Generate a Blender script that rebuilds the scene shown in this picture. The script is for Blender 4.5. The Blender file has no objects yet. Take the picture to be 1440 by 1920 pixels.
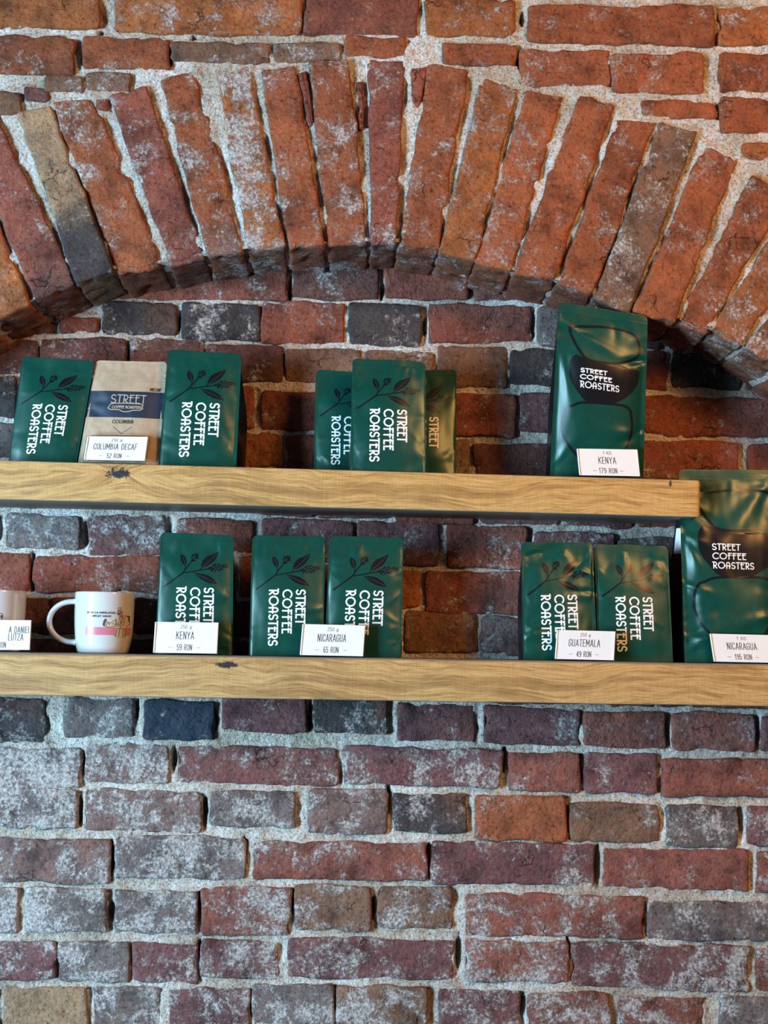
import bpy, math, random
import numpy as np
from mathutils import Vector, Matrix, noise

# ------------------------------------------------------------------ camera, light, exposure
SC = bpy.context.scene
COL = SC.collection
F = 2773.0                                   # focal length in pixels of the 1440x1920 frame
CAMP = Vector((0.0, -2.14, 0.0))
_Y = Vector((-0.0289, -0.0884, -1.0)).normalized()          # world +Y (into the wall) in camera axes
_X = Vector((1.0, -0.0234, -0.0268)); _X = (_X - _X.dot(_Y) * _Y).normalized()
_Z = _X.cross(_Y)
MCW = Matrix((_X, _Y, _Z))                   # rows: world axes in camera axes -> camera-to-world
cam_d = bpy.data.cameras.new('camera'); cam = bpy.data.objects.new('camera', cam_d); COL.objects.link(cam)
cam_d.sensor_fit = 'VERTICAL'; cam_d.sensor_height = 36.0; cam_d.lens = 36.0 * F / 1920.0
cam_d.clip_start = 0.05
cam.matrix_world = Matrix.Translation(CAMP) @ MCW.to_4x4()
SC.camera = cam

def area(name, loc, target, size, energy, color, sy=None):
    l = bpy.data.lights.new(name, 'AREA'); l.energy = energy; l.color = color
    l.shape = 'RECTANGLE'; l.size = size; l.size_y = sy or size
    o = bpy.data.objects.new(name, l); COL.objects.link(o)
    o.location = loc
    o.rotation_euler = (Vector(target) - Vector(loc)).to_track_quat('-Z', 'Y').to_euler()
    return o

area('window_daylight', (-2.2, -1.8, -0.22), (0, 0.05, -0.35), 0.80, 136, (0.47, 0.76, 1.0), 1.4)
area('warm_lamp', (1.22, -1.55, 0.98), (0.0, 0, 0.30), 0.55, 23, (1.0, 0.47, 0.14))
w = bpy.data.worlds.new('room_light'); SC.world = w; w.use_nodes = True
w.node_tree.nodes['Background'].inputs[0].default_value = (0.80, 0.88, 1.0, 1)
w.node_tree.nodes['Background'].inputs[1].default_value = 0.040
SC.view_settings.view_transform = 'Standard'
SC.view_settings.look = 'None'
SC.view_settings.gamma = 1.0
SC.view_settings.use_curve_mapping = False
SC.view_settings.exposure = 0.42

def P(px, py, Y):
    """the point of the wall-parallel plane y=Y seen at a pixel of the photograph"""
    d = MCW @ Vector(((px - 720.0) / F, (960.0 - py) / F, -1.0))
    return CAMP + d * ((Y - CAMP.y) / d.y)

YF, YB, YS = -0.012, 0.134, 0.0              # arch face, niche back wall, shelf fronts
rnd = random.Random(7)

# ------------------------------------------------------------------ helpers
def link(name, verts, faces, mat=None, parent=None, smooth=True, origin=None, cols=None):
    me = bpy.data.meshes.new(name)
    o0 = Vector(origin) if origin is not None else Vector((0, 0, 0))
    V = np.asarray([tuple(v) for v in verts], dtype=np.float64)
    V = V - np.array(o0)
    me.from_pydata(V.tolist(), [], faces)
    if mat: me.materials.append(mat)
    if smooth: me.polygons.foreach_set('use_smooth', [True] * len(me.polygons))
    if cols is not None:
        a = me.color_attributes.new('col', 'FLOAT_COLOR', 'POINT')
        a.data.foreach_set('color', np.asarray(cols, dtype=np.float32).ravel())
    me.update()
    o = bpy.data.objects.new(name, me); COL.objects.link(o)
    if parent is not None: o.parent = parent
    if origin is not None: o.location = o0
    return o

def empty(name, loc, label, cat, group=None):
    o = bpy.data.objects.new(name, None); COL.objects.link(o)
    o.empty_display_size = 0.02; o.location = loc
    o['label'] = label; o['category'] = cat
    if group: o['group'] = group
    return o

def grid_faces(nu, nv, off=0, wrap=False):
    f = []
    for j in range(nv - 1):
        for i in range(nu - 1 + (1 if wrap else 0)):
            i2 = (i + 1) % nu
            f.append((off + j * nu + i, off + j * nu + i2, off + (j + 1) * nu + i2, off + (j + 1) * nu + i))
    return f

class MB:
    def __init__(s): s.v = []; s.f = []
    def grid(s, pts, nu, nv, wrap=False):
        o = len(s.v); s.v += pts; s.f += grid_faces(nu, nv, o, wrap)
    def poly(s, pts):
        o = len(s.v); s.v += pts; s.f.append(tuple(range(o, o + len(pts))))
    def build(s, name, mat, parent=None, smooth=True, origin=None):
        return link(name, s.v, s.f, mat, parent, smooth, origin)

def sm(a, b, x):
    t = max(0.0, min(1.0, (x - a) / (b - a))); return t * t * (3 - 2 * t)

# ------------------------------------------------------------------ materials
def newmat(name):
    m = bpy.data.materials.new(name); m.use_nodes = True
    nt = m.node_tree; b = nt.nodes['Principled BSDF']
    return m, nt, b
def N(nt, t, **kw):
    n = nt.nodes.new(t)
    for k, v in kw.items():
        if k.startswith('i_'):
            key = k[2:]; key = int(key) if key.isdigit() else key.replace('_', ' ')
            n.inputs[key].default_value = v
        else: setattr(n, k, v)
    return n
def L(nt, a, b): nt.links.new(a, b)
def ramp(nt, pts, src):
    r = nt.nodes.new('ShaderNodeValToRGB'); e = r.color_ramp.elements
    while len(e) < len(pts): e.new(0.5)
    for k, (p, c) in enumerate(pts):
        e[k].position = p; e[k].color = c if len(c) == 4 else (*c, 1)
    L(nt, src, r.inputs[0]); return r
def mix(nt, fac, a, b, mode='MIX'):
    m = nt.nodes.new('ShaderNodeMix'); m.data_type = 'RGBA'; m.blend_type = mode
    for s, v in ((0, fac), (6, a), (7, b)):
        if isinstance(v, (int, float)): m.inputs[s].default_value = v
        elif isinstance(v, tuple): m.inputs[s].default_value = (*v, 1) if len(v) == 3 else v
        else: L(nt, v, m.inputs[s])
    return m.outputs[2]
def noise_n(nt, vec, scale, detail=4, rough=0.6, dist=0.0):
    n = N(nt, 'ShaderNodeTexNoise'); n.inputs['Scale'].default_value = scale
    n.inputs['Detail'].default_value = detail; n.inputs['Roughness'].default_value = rough
    n.inputs['Distortion'].default_value = dist; L(nt, vec, n.inputs['Vector']); return n.outputs[0]
def math_n(nt, op, a, b=None, c=None):
    m = nt.nodes.new('ShaderNodeMath'); m.operation = op
    for k, v in enumerate((a, b, c)):
        if v is None: continue
        if isinstance(v, (int, float)): m.inputs[k].default_value = v
        else: L(nt, v, m.inputs[k])
    return m.outputs[0]

def brick_material():
    m, nt, b = newmat('old_brick')
    g = N(nt, 'ShaderNodeNewGeometry').outputs['Position']
    at = N(nt, 'ShaderNodeAttribute', attribute_name='col')
    base = at.outputs['Color']; lime = at.outputs['Alpha']
    n1 = noise_n(nt, g, 26, 5, 0.62)
    v1 = ramp(nt, [(0.30, (0.45, 0.45, 0.47)), (0.5, (1, 1, 1)), (0.70, (1.38, 1.32, 1.22))], n1)
    c = mix(nt, 1.0, base, v1.outputs[0], 'MULTIPLY')
    n2 = noise_n(nt, g, 190, 4, 0.7)
    v2 = ramp(nt, [(0.32, (0.35, 0.31, 0.31)), (0.45, (0.95, 0.95, 0.95)), (0.60, (1.05, 1.05, 1.05)), (0.70, (1.7, 1.55, 1.5))], n2)
    c = mix(nt, 1.0, c, v2.outputs[0], 'MULTIPLY')
    # lime smears: amount from the brick's own alpha
    n3 = noise_n(nt, g, 21, 10, 0.78, 0.25)
    n4 = noise_n(nt, g, 210, 5, 0.75)
    s = math_n(nt, 'ADD', math_n(nt, 'MULTIPLY', n3, 0.78), math_n(nt, 'MULTIPLY', n4, 0.22))
    s = math_n(nt, 'ADD', s, math_n(nt, 'MULTIPLY', lime, 0.175))
    lm = ramp(nt, [(0.570, (0, 0, 0)), (0.610, (0.35, 0.35, 0.35)), (0.640, (0.80, 0.80, 0.80)), (0.72, (0.92, 0.92, 0.92))], s)
    lc = ramp(nt, [(0.38, (0.20, 0.175, 0.165)), (0.62, (0.66, 0.63, 0.60))], n4)
    c = mix(nt, lm.outputs[0], c, lc.outputs[0])
    # fine drying cracks
    vo = N(nt, 'ShaderNodeTexVoronoi', feature='DISTANCE_TO_EDGE'); vo.inputs['Scale'].default_value = 24
    wv = N(nt, 'ShaderNodeVectorMath', operation='ADD')
    nn = N(nt, 'ShaderNodeTexNoise'); nn.inputs['Scale'].default_value = 30; nn.inputs['Detail'].default_value = 5
    L(nt, g, nn.inputs['Vector'])
    sc = N(nt, 'ShaderNodeVectorMath', operation='SCALE'); sc.inputs['Scale'].default_value = 0.045
    L(nt, nn.outputs[1], sc.inputs[0]); L(nt, g, wv.inputs[0]); L(nt, sc.outputs[0], wv.inputs[1]); L(nt, wv.outputs[0], vo.inputs['Vector'])
    nm = noise_n(nt, g, 15, 3, 0.6)
    ck = ramp(nt, [(0.0, (0, 0, 0)), (0.022, (1, 1, 1))], vo.outputs[0])
    gate = ramp(nt, [(0.58, (1, 1, 1)), (0.66, (0, 0, 0))], nm)
    crk = math_n(nt, 'MAXIMUM', ck.outputs[0], gate.outputs[0])
    dk = ramp(nt, [(0, (0.25, 0.22, 0.22)), (1, (1, 1, 1))], crk)
    c = mix(nt, 1.0, c, dk.outputs[0], 'MULTIPLY')
    L(nt, c, b.inputs['Base Color'])
    b.inputs['Roughness'].default_value = 0.86
    b.inputs['Specular IOR Level'].default_value = 0.3
    hh = math_n(nt, 'ADD', math_n(nt, 'MULTIPLY', noise_n(nt, g, 75, 6, 0.68), 1.0), math_n(nt, 'MULTIPLY', n2, 0.28))
    hh = math_n(nt, 'ADD', hh, math_n(nt, 'MULTIPLY', crk, 0.35))
    hh = math_n(nt, 'ADD', hh, math_n(nt, 'MULTIPLY', lm.outputs[0], 0.12))
    bp = N(nt, 'ShaderNodeBump'); bp.inputs['Strength'].default_value = 1.0; bp.inputs['Distance'].default_value = 0.0065
    L(nt, hh, bp.inputs['Height']); L(nt, bp.outputs[0], b.inputs['Normal'])
    return m

def mortar_material():
    m, nt, b = newmat('lime_mortar')
    g = N(nt, 'ShaderNodeNewGeometry').outputs['Position']
    n1 = noise_n(nt, g, 14, 5, 0.6); n2 = noise_n(nt, g, 260, 4, 0.75); n3 = noise_n(nt, g, 520, 2, 0.6)
    c = ramp(nt, [(0.3, (0.50, 0.44, 0.38)), (0.5, (0.70, 0.67, 0.63)), (0.7, (0.80, 0.79, 0.78))], n1).outputs[0]
    v = ramp(nt, [(0.34, (0.30, 0.27, 0.24)), (0.46, (0.92, 0.92, 0.92)), (0.64, (1.3, 1.3, 1.28))], n2).outputs[0]
    c = mix(nt, 1.0, c, v, 'MULTIPLY')
    at = N(nt, 'ShaderNodeAttribute', attribute_name='col')
    c = mix(nt, 1.0, c, at.outputs['Color'], 'MULTIPLY')
    L(nt, c, b.inputs['Base Color']); b.inputs['Roughness'].default_value = 0.95
    b.inputs['Specular IOR Level'].default_value = 0.2
    hh = math_n(nt, 'ADD', math_n(nt, 'MULTIPLY', noise_n(nt, g, 120, 5, 0.7), 1.0), math_n(nt, 'MULTIPLY', n2, 0.5))
    hh = math_n(nt, 'ADD', hh, math_n(nt, 'MULTIPLY', n3, 0.15))
    bp = N(nt, 'ShaderNodeBump'); bp.inputs['Strength'].default_value = 1.0; bp.inputs['Distance'].default_value = 0.0065
    L(nt, hh, bp.inputs['Height']); L(nt, bp.outputs[0], b.inputs['Normal'])
    return m

def plain(name, col, rough=0.5, metal=0.0, bump=0.0, bscale=200, coat=0.0, var=0.0, spec=0.5):
    m, nt, b = newmat(name)
    b.inputs['Roughness'].default_value = rough; b.inputs['Metallic'].default_value = metal
    b.inputs['Coat Weight'].default_value = coat; b.inputs['Coat Roughness'].default_value = 0.08
    b.inputs['Specular IOR Level'].default_value = spec
    g = N(nt, 'ShaderNodeNewGeometry').outputs['Position']
    n = noise_n(nt, g, bscale, 3, 0.6)
    lo = tuple(max(0, x * (1 - var)) for x in col); hi = tuple(x * (1 + var) for x in col)
    L(nt, ramp(nt, [(0.3, lo), (0.7, hi)], n).outputs[0], b.inputs['Base Color'])
    if bump:
        bp = N(nt, 'ShaderNodeBump'); bp.inputs['Strength'].default_value = 0.5; bp.inputs['Distance'].default_value = bump
        L(nt, n, bp.inputs['Height']); L(nt, bp.outputs[0], b.inputs['Normal'])
    return m

def oak_material(name, tint, knots):
    m, nt, b = newmat(name)
    tc = N(nt, 'ShaderNodeTexCoord').outputs['Object']
    sep = N(nt, 'ShaderNodeSeparateXYZ'); L(nt, tc, sep.inputs[0])
    x, y, z = sep.outputs
    warp = noise_n(nt, tc, 5.5, 3, 0.5)
    zz = math_n(nt, 'ADD', z, math_n(nt, 'MULTIPLY', math_n(nt, 'SUBTRACT', warp, 0.5), 0.055))
    dark = None
    for (kx, kz, r, amp, sx) in knots:
        dx = math_n(nt, 'MULTIPLY', math_n(nt, 'SUBTRACT', x, kx), sx)
        dz = math_n(nt, 'SUBTRACT', z, kz)
        d = math_n(nt, 'SQRT', math_n(nt, 'ADD', math_n(nt, 'MULTIPLY', dx, dx), math_n(nt, 'MULTIPLY', dz, dz)))
        fall = math_n(nt, 'POWER', 2.718, math_n(nt, 'MULTIPLY', d, -1.0 / r))
        zz = math_n(nt, 'ADD', zz, math_n(nt, 'MULTIPLY', math_n(nt, 'MULTIPLY', fall, math_n(nt, 'SIGN', dz)), amp))
        nz = math_n(nt, 'MULTIPLY', math_n(nt, 'SUBTRACT', noise_n(nt, tc, 130, 5, 0.75), 0.5), 0.008 + r * 0.9)
        kr = 0.0035 + r * 0.16
        k = ramp(nt, [(kr / 0.05 * 0.8, (1, 1, 1)), (kr / 0.05 * 1.15, (0, 0, 0))], math_n(nt, 'DIVIDE', math_n(nt, 'ADD', d, nz), 0.05)).outputs[0]
        dark = k if dark is None else math_n(nt, 'MAXIMUM', dark, k)
    cb = N(nt, 'ShaderNodeCombineXYZ')
    L(nt, math_n(nt, 'MULTIPLY', x, 5.0), cb.inputs[0]); L(nt, math_n(nt, 'MULTIPLY', y, 30), cb.inputs[1]); L(nt, math_n(nt, 'MULTIPLY', zz, 95), cb.inputs[2])
    g1 = noise_n(nt, cb.outputs[0], 1.0, 5, 0.55, 0.5)
    cb2 = N(nt, 'ShaderNodeCombineXYZ')
    L(nt, math_n(nt, 'MULTIPLY', x, 26.0), cb2.inputs[0]); L(nt, math_n(nt, 'MULTIPLY', y, 200), cb2.inputs[1]); L(nt, math_n(nt, 'MULTIPLY', zz, 900), cb2.inputs[2])
    g2 = noise_n(nt, cb2.outputs[0], 1.0, 4, 0.65, 0.4)
    cb3 = N(nt, 'ShaderNodeCombineXYZ')
    L(nt, math_n(nt, 'MULTIPLY', x, 420.0), cb3.inputs[0]); L(nt, math_n(nt, 'MULTIPLY', z, 25.0), cb3.inputs[2])
    g3 = noise_n(nt, cb3.outputs[0], 1.0, 3, 0.6)
    t = tint
    c = ramp(nt, [(0.30, (t[0] * .56, t[1] * .50, t[2] * .42)), (0.47, (t[0] * .9, t[1] * .86, t[2] * .8)), (0.53, (t[0] * 1.12, t[1] * 1.12, t[2] * 1.1)), (0.68, (t[0] * .86, t[1] * .8, t[2] * .72))], g1).outputs[0]
    c = mix(nt, 1.0, c, ramp(nt, [(0.34, (0.50, 0.42, 0.34)), (0.47, (1, 1, 1)), (0.66, (1.22, 1.22, 1.2))], g2).outputs[0], 'MULTIPLY')
    c = mix(nt, 0.30, c, ramp(nt, [(0.35, (0.72, 0.70, 0.66)), (0.6, (1.12, 1.12, 1.12))], g3).outputs[0], 'MULTIPLY')
    if dark is not None: c = mix(nt, dark, c, (0.022, 0.020, 0.022))
    # dark unfinished top, back and underside, kept off the planed front
    nrm = N(nt, 'ShaderNodeSeparateXYZ'); L(nt, N(nt, 'ShaderNodeTexCoord').outputs['Normal'], nrm.inputs[0])
    tb = ramp(nt, [(0.45, (0, 0, 0)), (0.62, (1, 1, 1))], math_n(nt, 'ABSOLUTE', nrm.outputs[2])).outputs[0]
    c = mix(nt, tb, c, (0.24, 0.21, 0.17))
    L(nt, c, b.inputs['Base Color'])
    b.inputs['Roughness'].default_value = 0.48
    b.inputs['Specular IOR Level'].default_value = 0.4
    bp = N(nt, 'ShaderNodeBump'); bp.inputs['Strength'].default_value = 0.45; bp.inputs['Distance'].default_value = 0.0012
    L(nt, math_n(nt, 'ADD', g2, math_n(nt, 'MULTIPLY', g3, 0.4)), bp.inputs['Height']); L(nt, bp.outputs[0], b.inputs['Normal'])
    return m

M_BRICK = brick_material(); M_MORTAR = mortar_material()
M_GREEN = plain('green_foil', (0.001, 0.058, 0.040), 0.34, 0.10, 0.0002, 60, var=0.12)
M_DGREEN = plain('black_foil', (0.003, 0.006, 0.008), 0.36, 0.1)
M_BLACKP = plain('black_print', (0.006, 0.007, 0.010), 0.30, 0.1)
M_MIDRIB = plain('leaf_vein_print', (0.055, 0.055, 0.060), 0.4)
M_WHITEP = plain('white_print', (0.86, 0.86, 0.84), 0.45)
M_KRAFT = plain('kraft_paper', (0.44, 0.32, 0.21), 0.62, 0.0, 0.0006, 90, var=0.12)
M_NAVY = plain('navy_print', (0.010, 0.024, 0.050), 0.5)
M_KGOLD = plain('kraft_reverse_print', (0.50, 0.39, 0.27), 0.5)
M_INK = plain('black_ink', (0.025, 0.022, 0.022), 0.6)
M_CARD = plain('white_card', (0.80, 0.80, 0.80), 0.7, 0, 0.0002, 500, var=0.03)
M_CERAM = plain('white_glaze', (0.62, 0.62, 0.61), 0.12, coat=0.6)
M_PINK = plain('pink_print', (0.62, 0.20, 0.25), 0.3)
M_ROBE = plain('cream_print', (0.62, 0.53, 0.38), 0.35)
M_SEPIA = plain('sepia_line_print', (0.10, 0.075, 0.055), 0.4)
M_SKIN = plain('skin_tone_print', (0.50, 0.28, 0.20), 0.4)
m, nt, b = newmat('clear_acrylic'); M_ACRYL = m
b.inputs['Base Color'].default_value = (0.93, 0.96, 0.97, 1); b.inputs['Roughness'].default_value = 0.03
b.inputs['Transmission Weight'].default_value = 1.0; b.inputs['IOR'].default_value = 1.49

# ------------------------------------------------------------------ bricks
PAL = {'R': (.29, .090, .038), 'O': (.33, .115, .040), 'P': (.165, .072, .072), 'D': (.060, .050, .050), 'G': (.150, .118, .112),
       'B': (.19, .105, .068), 'T': (.33, .21, .125), 'N': (.030, .044, .064), 'C': (.23, .072, .048), 'M': (.14, .060, .050), 'K': (.185, .115, .100), 'S': (.25, .088, .066)}

def nz(p, s, o=0.0): return noise.noise(Vector((p[0] * s + o, p[1] * s - o * 0.7, p[2] * s + o * 1.3)))

def params(L_, cell):
    n = max(4, int(L_ / cell)); e = [0.0, 0.0016 / L_, 0.0042 / L_]
    mid = list(np.linspace(0.009 / L_, 1 - 0.009 / L_, n))
    return e + mid + [1 - a for a in reversed(e)]

ALLQ = {'back': [], 'front': []}
def brick(quad, Y, depth, key, lime, parent, which, cell=0.0065, rr=None, proud=None, end_tone=None):
    """quad: TL,TR,BR,BL pixels of its face as seen; builds one rounded, worn brick from the plane y=Y backwards"""
    TL, TR, BR, BL = [P(q[0], q[1], Y) for q in quad]
    ALLQ[which].append([(p.x, p.z) for p in (TL, TR, BR, BL)])
    seed = rnd.uniform(0, 50)
    W = (TR - TL).length; H = (TL - BL).length
    U = params(W, cell); V = params(H, cell)
    r = rr if rr else rnd.uniform(0.004, 0.009); re = 0.0042
    pr = proud if proud is not None else rnd.uniform(-0.0025, 0.0025)
    tx, tz = rnd.uniform(-.012, .012), rnd.uniform(-.02, .02)
    base = np.array(PAL[key]) * rnd.uniform(0.88, 1.14)
    sec = np.array(PAL[rnd.choice('RPBDOC')])
    secamt = rnd.uniform(0.0, 0.30)
    verts = []; cols = []
    def vert(u, v, yb, front):
        x = (u - .5) * W; z = (v - .5) * H
        a, b_ = W / 2, H / 2
        dx = max(abs(x) - (a - r), 0); dz = max(abs(z) - (b_ - r), 0)
        if dx > 0 and dz > 0:
            k = max(dx, dz) / math.hypot(dx, dz)
            x = math.copysign(a - r + dx * k, x); z = math.copysign(b_ - r + dz * k, z)
        uu = x / W + .5; vv = z / H + .5
        p = (BL.lerp(BR, uu)).lerp(TL.lerp(TR, uu), vv)
        e = min(a - abs((u - .5) * W), b_ - abs((v - .5) * H))
        ed = (re - math.sqrt(max(0, re * re - (re - e) ** 2))) if e < re else 0.0
        q = (p.x, Y + yb, p.z)
        n1 = nz(q, 28, seed); n2 = nz(q, 75, seed + 9); n3 = nz(q, 210, seed + 3)
        big = nz(q, 11, seed + 17)
        # chipped edges
        chip = max(0.0, nz(q, 45, seed + 31) - 0.25) * max(0.0, 1 - e / 0.012)
        if front:
            y = Y - pr + ed + n1 * 0.0016 + n2 * 0.0011 + n3 * 0.0005 + big * 0.002 + chip * 0.018 + tx * (u - .5) * W * 2 + tz * (v - .5) * H * 2
        else:
            y = Y - pr + yb + re + n2 * 0.001
        ox = nz(q, 24, seed + 5) * 0.0040 + nz(q, 85, seed + 6) * 0.0014
        oz = nz(q, 24, seed + 7) * 0.0040 + nz(q, 85, seed + 8) * 0.0014
        if not front:
            ox += n3 * 0.0009; oz += n3 * 0.0009
        cx, cz = (BL + BR + TL + TR).x / 4, (BL + BR + TL + TR).z / 4
        sh = 1 - chip * 0.10
        px_, pz_ = cx + (p.x - cx) * sh + ox, cz + (p.z - cz) * sh + oz
        verts.append((px_, y, pz_))
        t = sm(0.05, 0.35, big + nz(q, 7, seed + 40) * 0.5) * secamt
        c = base * (1 - t) + sec * t
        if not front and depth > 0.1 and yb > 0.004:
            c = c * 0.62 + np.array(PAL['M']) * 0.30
        if end_tone and front:                                   # the sooty tone some bricks have at their low end
            kk, v0, v1, ec = end_tone
            w_ = sm(v0, v1, 1 - v + n1 * 0.10) * kk
            c = c * (1 - w_) + np.array(PAL[ec]) * w_
        lm = max(0.0, min(1.0, lime + nz(q, 9, 3.3) * 0.25))
        cols.append((c[0], c[1], c[2], lm))
    for v in V:
        for u in U: vert(u, v, 0.0, True)
    nu, nv = len(U), len(V)
    faces = grid_faces(nu, nv)
    ring = [(i, 0) for i in range(nu)] + [(nu - 1, j) for j in range(1, nv)] + [(i, nv - 1) for i in range(nu - 2, -1, -1)] + [(0, j) for j in range(nv - 2, 0, -1)]
    prev = [j * nu + i for i, j in ring]
    steps = [depth * k / max(1, int(depth / 0.010)) for k in range(1, max(1, int(depth / 0.010)) + 1)]
    for s in steps:
        off = len(verts)
        for (i, j) in ring: vert(U[i], V[j], s, False)
        cur = list(range(off, off + len(ring)))
        n = len(ring)
        for k in range(n):
            k2 = (k + 1) % n
            faces.append((prev[k2], prev[k], cur[k], cur[k2]))
        prev = cur
    faces.append(tuple(prev))
    c0 = (TL + TR + BR + BL) / 4
    return link('brick', verts, faces, M_BRICK, parent, True, (c0.x, Y, c0.z), cols)

def wall_root(name):
    o = bpy.data.objects.new(name, None); return o

# ---- brick lists: x0, x1, y0, y1 (photo pixels), colour, lime
BACK = """
385 540 470 558 C .1|547 712 470 560 M .2|720 880 472 562 C .1|886 1010 490 565 M .1
110 182 590 624 C .1|190 332 563 628 D .15|340 488 568 640 D .2|490 648 565 646 C .2|652 792 568 648 D .15|803 1000 567 642 C .1|1007 1100 575 650 G .2|1105 1240 580 655 M .1
-60 70 632 700 M .1|75 237 634 705 M .1|243 382 634 712 M .2|387 530 645 718 M .15|533 676 650 716 B .1|680 813 656 724 B .1|818 952 646 728 B .1|956 1064 655 722 D .15|1070 1200 650 730 M .1|1205 1252 655 733 C .1|1260 1392 660 728 D .1|1398 1500 668 732 M .1
-40 32 706 782 D .1|38 180 710 784 M .1|186 330 714 786 C .1|336 478 722 804 C .15|488 640 732 808 C .1|646 735 735 810 B .1|740 968 737 818 C .15|973 1100 735 814 P .2|1105 1200 738 818 M .1|1207 1480 742 822 C .15
-40 70 790 862 G .15|76 260 794 868 M .1|266 428 800 874 C .1|436 528 812 880 O .15|535 680 816 888 C .1|686 820 818 890 B .1|826 880 822 892 B .3|887 1040 830 900 M .2|1046 1140 828 900 M .1|1150 1386 828 900 C .15|1402 1500 832 905 C .1
-40 120 872 950 G .1|126 330 876 952 C .1|336 480 884 960 C .1|486 590 890 966 M .1|596 735 895 974 P .2|740 890 902 982 C .1|900 1050 906 984 P .1|1056 1190 908 988 P .2|1196 1400 912 990 C .2|1406 1520 915 990 M .1
8 152 962 1030 G .45|163 312 966 1042 P .5|330 476 972 1036 C .25|490 662 974 1050 P .2|672 824 978 1064 P .2|838 990 985 1066 C .25|1002 1152 996 1068 P .3|1160 1290 1006 1078 G .4|1296 1440 1006 1080 M .1
-60 55 1035 1110 C .15|62 300 1040 1114 C .3|306 440 1044 1116 M .1|448 590 1046 1120 C .1|596 700 1056 1128 B .1|706 790 1066 1140 O .1|797 996 1070 1152 C .15|1002 1180 1076 1150 P .2|1186 1300 1080 1155 M .1|1306 1480 1085 1160 M .1
-60 90 1120 1188 M .1|96 246 1122 1190 M .1|252 400 1124 1192 M .1|406 560 1128 1196 M .1|566 748 1132 1204 B .1|755 892 1148 1226 B .15|900 1020 1156 1228 G .2|1026 1180 1158 1230 M .1|1186 1320 1160 1234 M .1|1326 1480 1164 1236 M .1
-60 150 1196 1300 M .1|156 330 1198 1300 M .1|336 520 1202 1300 M .1|526 720 1210 1306 M .1|726 900 1234 1310 M .1|906 1100 1236 1318 M .1|1106 1290 1238 1326 M .1|1296 1480 1242 1330 M .1
-60 86 1308 1394 D .35|118 252 1306 1384 G .35|268 404 1312 1388 N .15|415 577 1306 1376 P .3|586 728 1311 1376 D .35|745 891 1318 1394 P .25|905 1091 1325 1397 P .35|1095 1251 1335 1402 S .2|1260 1418 1335 1408 S .2|1428 1560 1345 1413 P .2
-60 152 1402 1480 G .8|160 316 1393 1473 K .7|330 632 1400 1472 P .4|643 944 1401 1474 P .4|952 1088 1410 1488 S .15|1096 1232 1412 1488 P .25|1238 1530 1422 1496 S .2
-60 146 1481 1553 G .75|156 377 1480 1562 K .62|393 554 1480 1554 G .55|577 728 1479 1564 K .45|738 876 1488 1560 D .4|890 1062 1490 1577 R .15|1066 1238 1503 1582 B .2|1248 1386 1511 1590 G .5|1400 1560 1512 1588 P .4
-60 207 1572 1658 K .5|215 462 1568 1650 G .7|472 801 1579 1652 S .28|808 1117 1579 1661 P .32|1131 1405 1590 1670 S .22|1418 1560 1598 1676 S .5
-80 34 1664 1748 G .9|48 200 1664 1750 G .8|213 369 1668 1752 G .75|377 545 1664 1755 S .6|551 698 1660 1745 B .5|706 849 1662 1745 B .5|871 1209 1677 1760 S .45|1216 1560 1690 1766 G .45
-60 106 1763 1838 P .6|108 243 1765 1842 G .6|247 371 1770 1845 P .4|376 523 1763 1838 P .7|538 852 1760 1837 P .5|871 1066 1762 1843 S .5|1070 1406 1772 1858 P .62|1416 1560 1782 1862 S .5
5 165 1852 1928 T .25|173 304 1853 1930 G .5|315 470 1853 1930 P .6|473 627 1847 1926 G .55|629 801 1849 1926 B .45|822 977 1856 1932 P .5|989 1146 1862 1938 S .5|1160 1324 1868 1944 S .45|1350 1500 1868 1946 G .5
-60 130 1940 2016 P .5|140 450 1940 2018 G .5|460 640 1940 2018 P .5|650 930 1942 2020 P .5|940 1250 1948 2026 S .5|1260 1540 1956 2034 P .5
"""
# rows on the wall over the arch
FRONT = """
-260 205 -120 -40 O .1|215 430 -118 -38 R .2|440 800 -112 -30 R .2|812 1010 -100 -22 R .1|1020 1360 -88 -8 R .1|1370 1600 -80 -2 O .1
-130 187 -30 52 O .2|213 563 -28 62 O .3|568 785 -30 66 C .1|797 966 -4 66 O .1|990 1340 7 84 R .12|1347 1600 14 88 O .2
-150 143 66 137 R .2|155 318 69 130 R .2|320 508 76 117 B .25|512 640 77 116 B .3|645 764 66 108 R .15|830 970 79 122 R .1|975 1145 91 160 R .15|1148 1322 99 175 R .2|1348 1600 100 176 R .15
-150 -12 145 190 B .2|80 155 140 173 B .35|158 245 136 172 B .35|44 92 162 186 M .2|-10 40 170 212 B .25|178 204 182 206 C .1|1205 1345 187 220 R .15|1349 1600 182 250 R .15|1390 1500 268 296 O .3|1500 1640 300 330 R .2
"""
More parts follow.
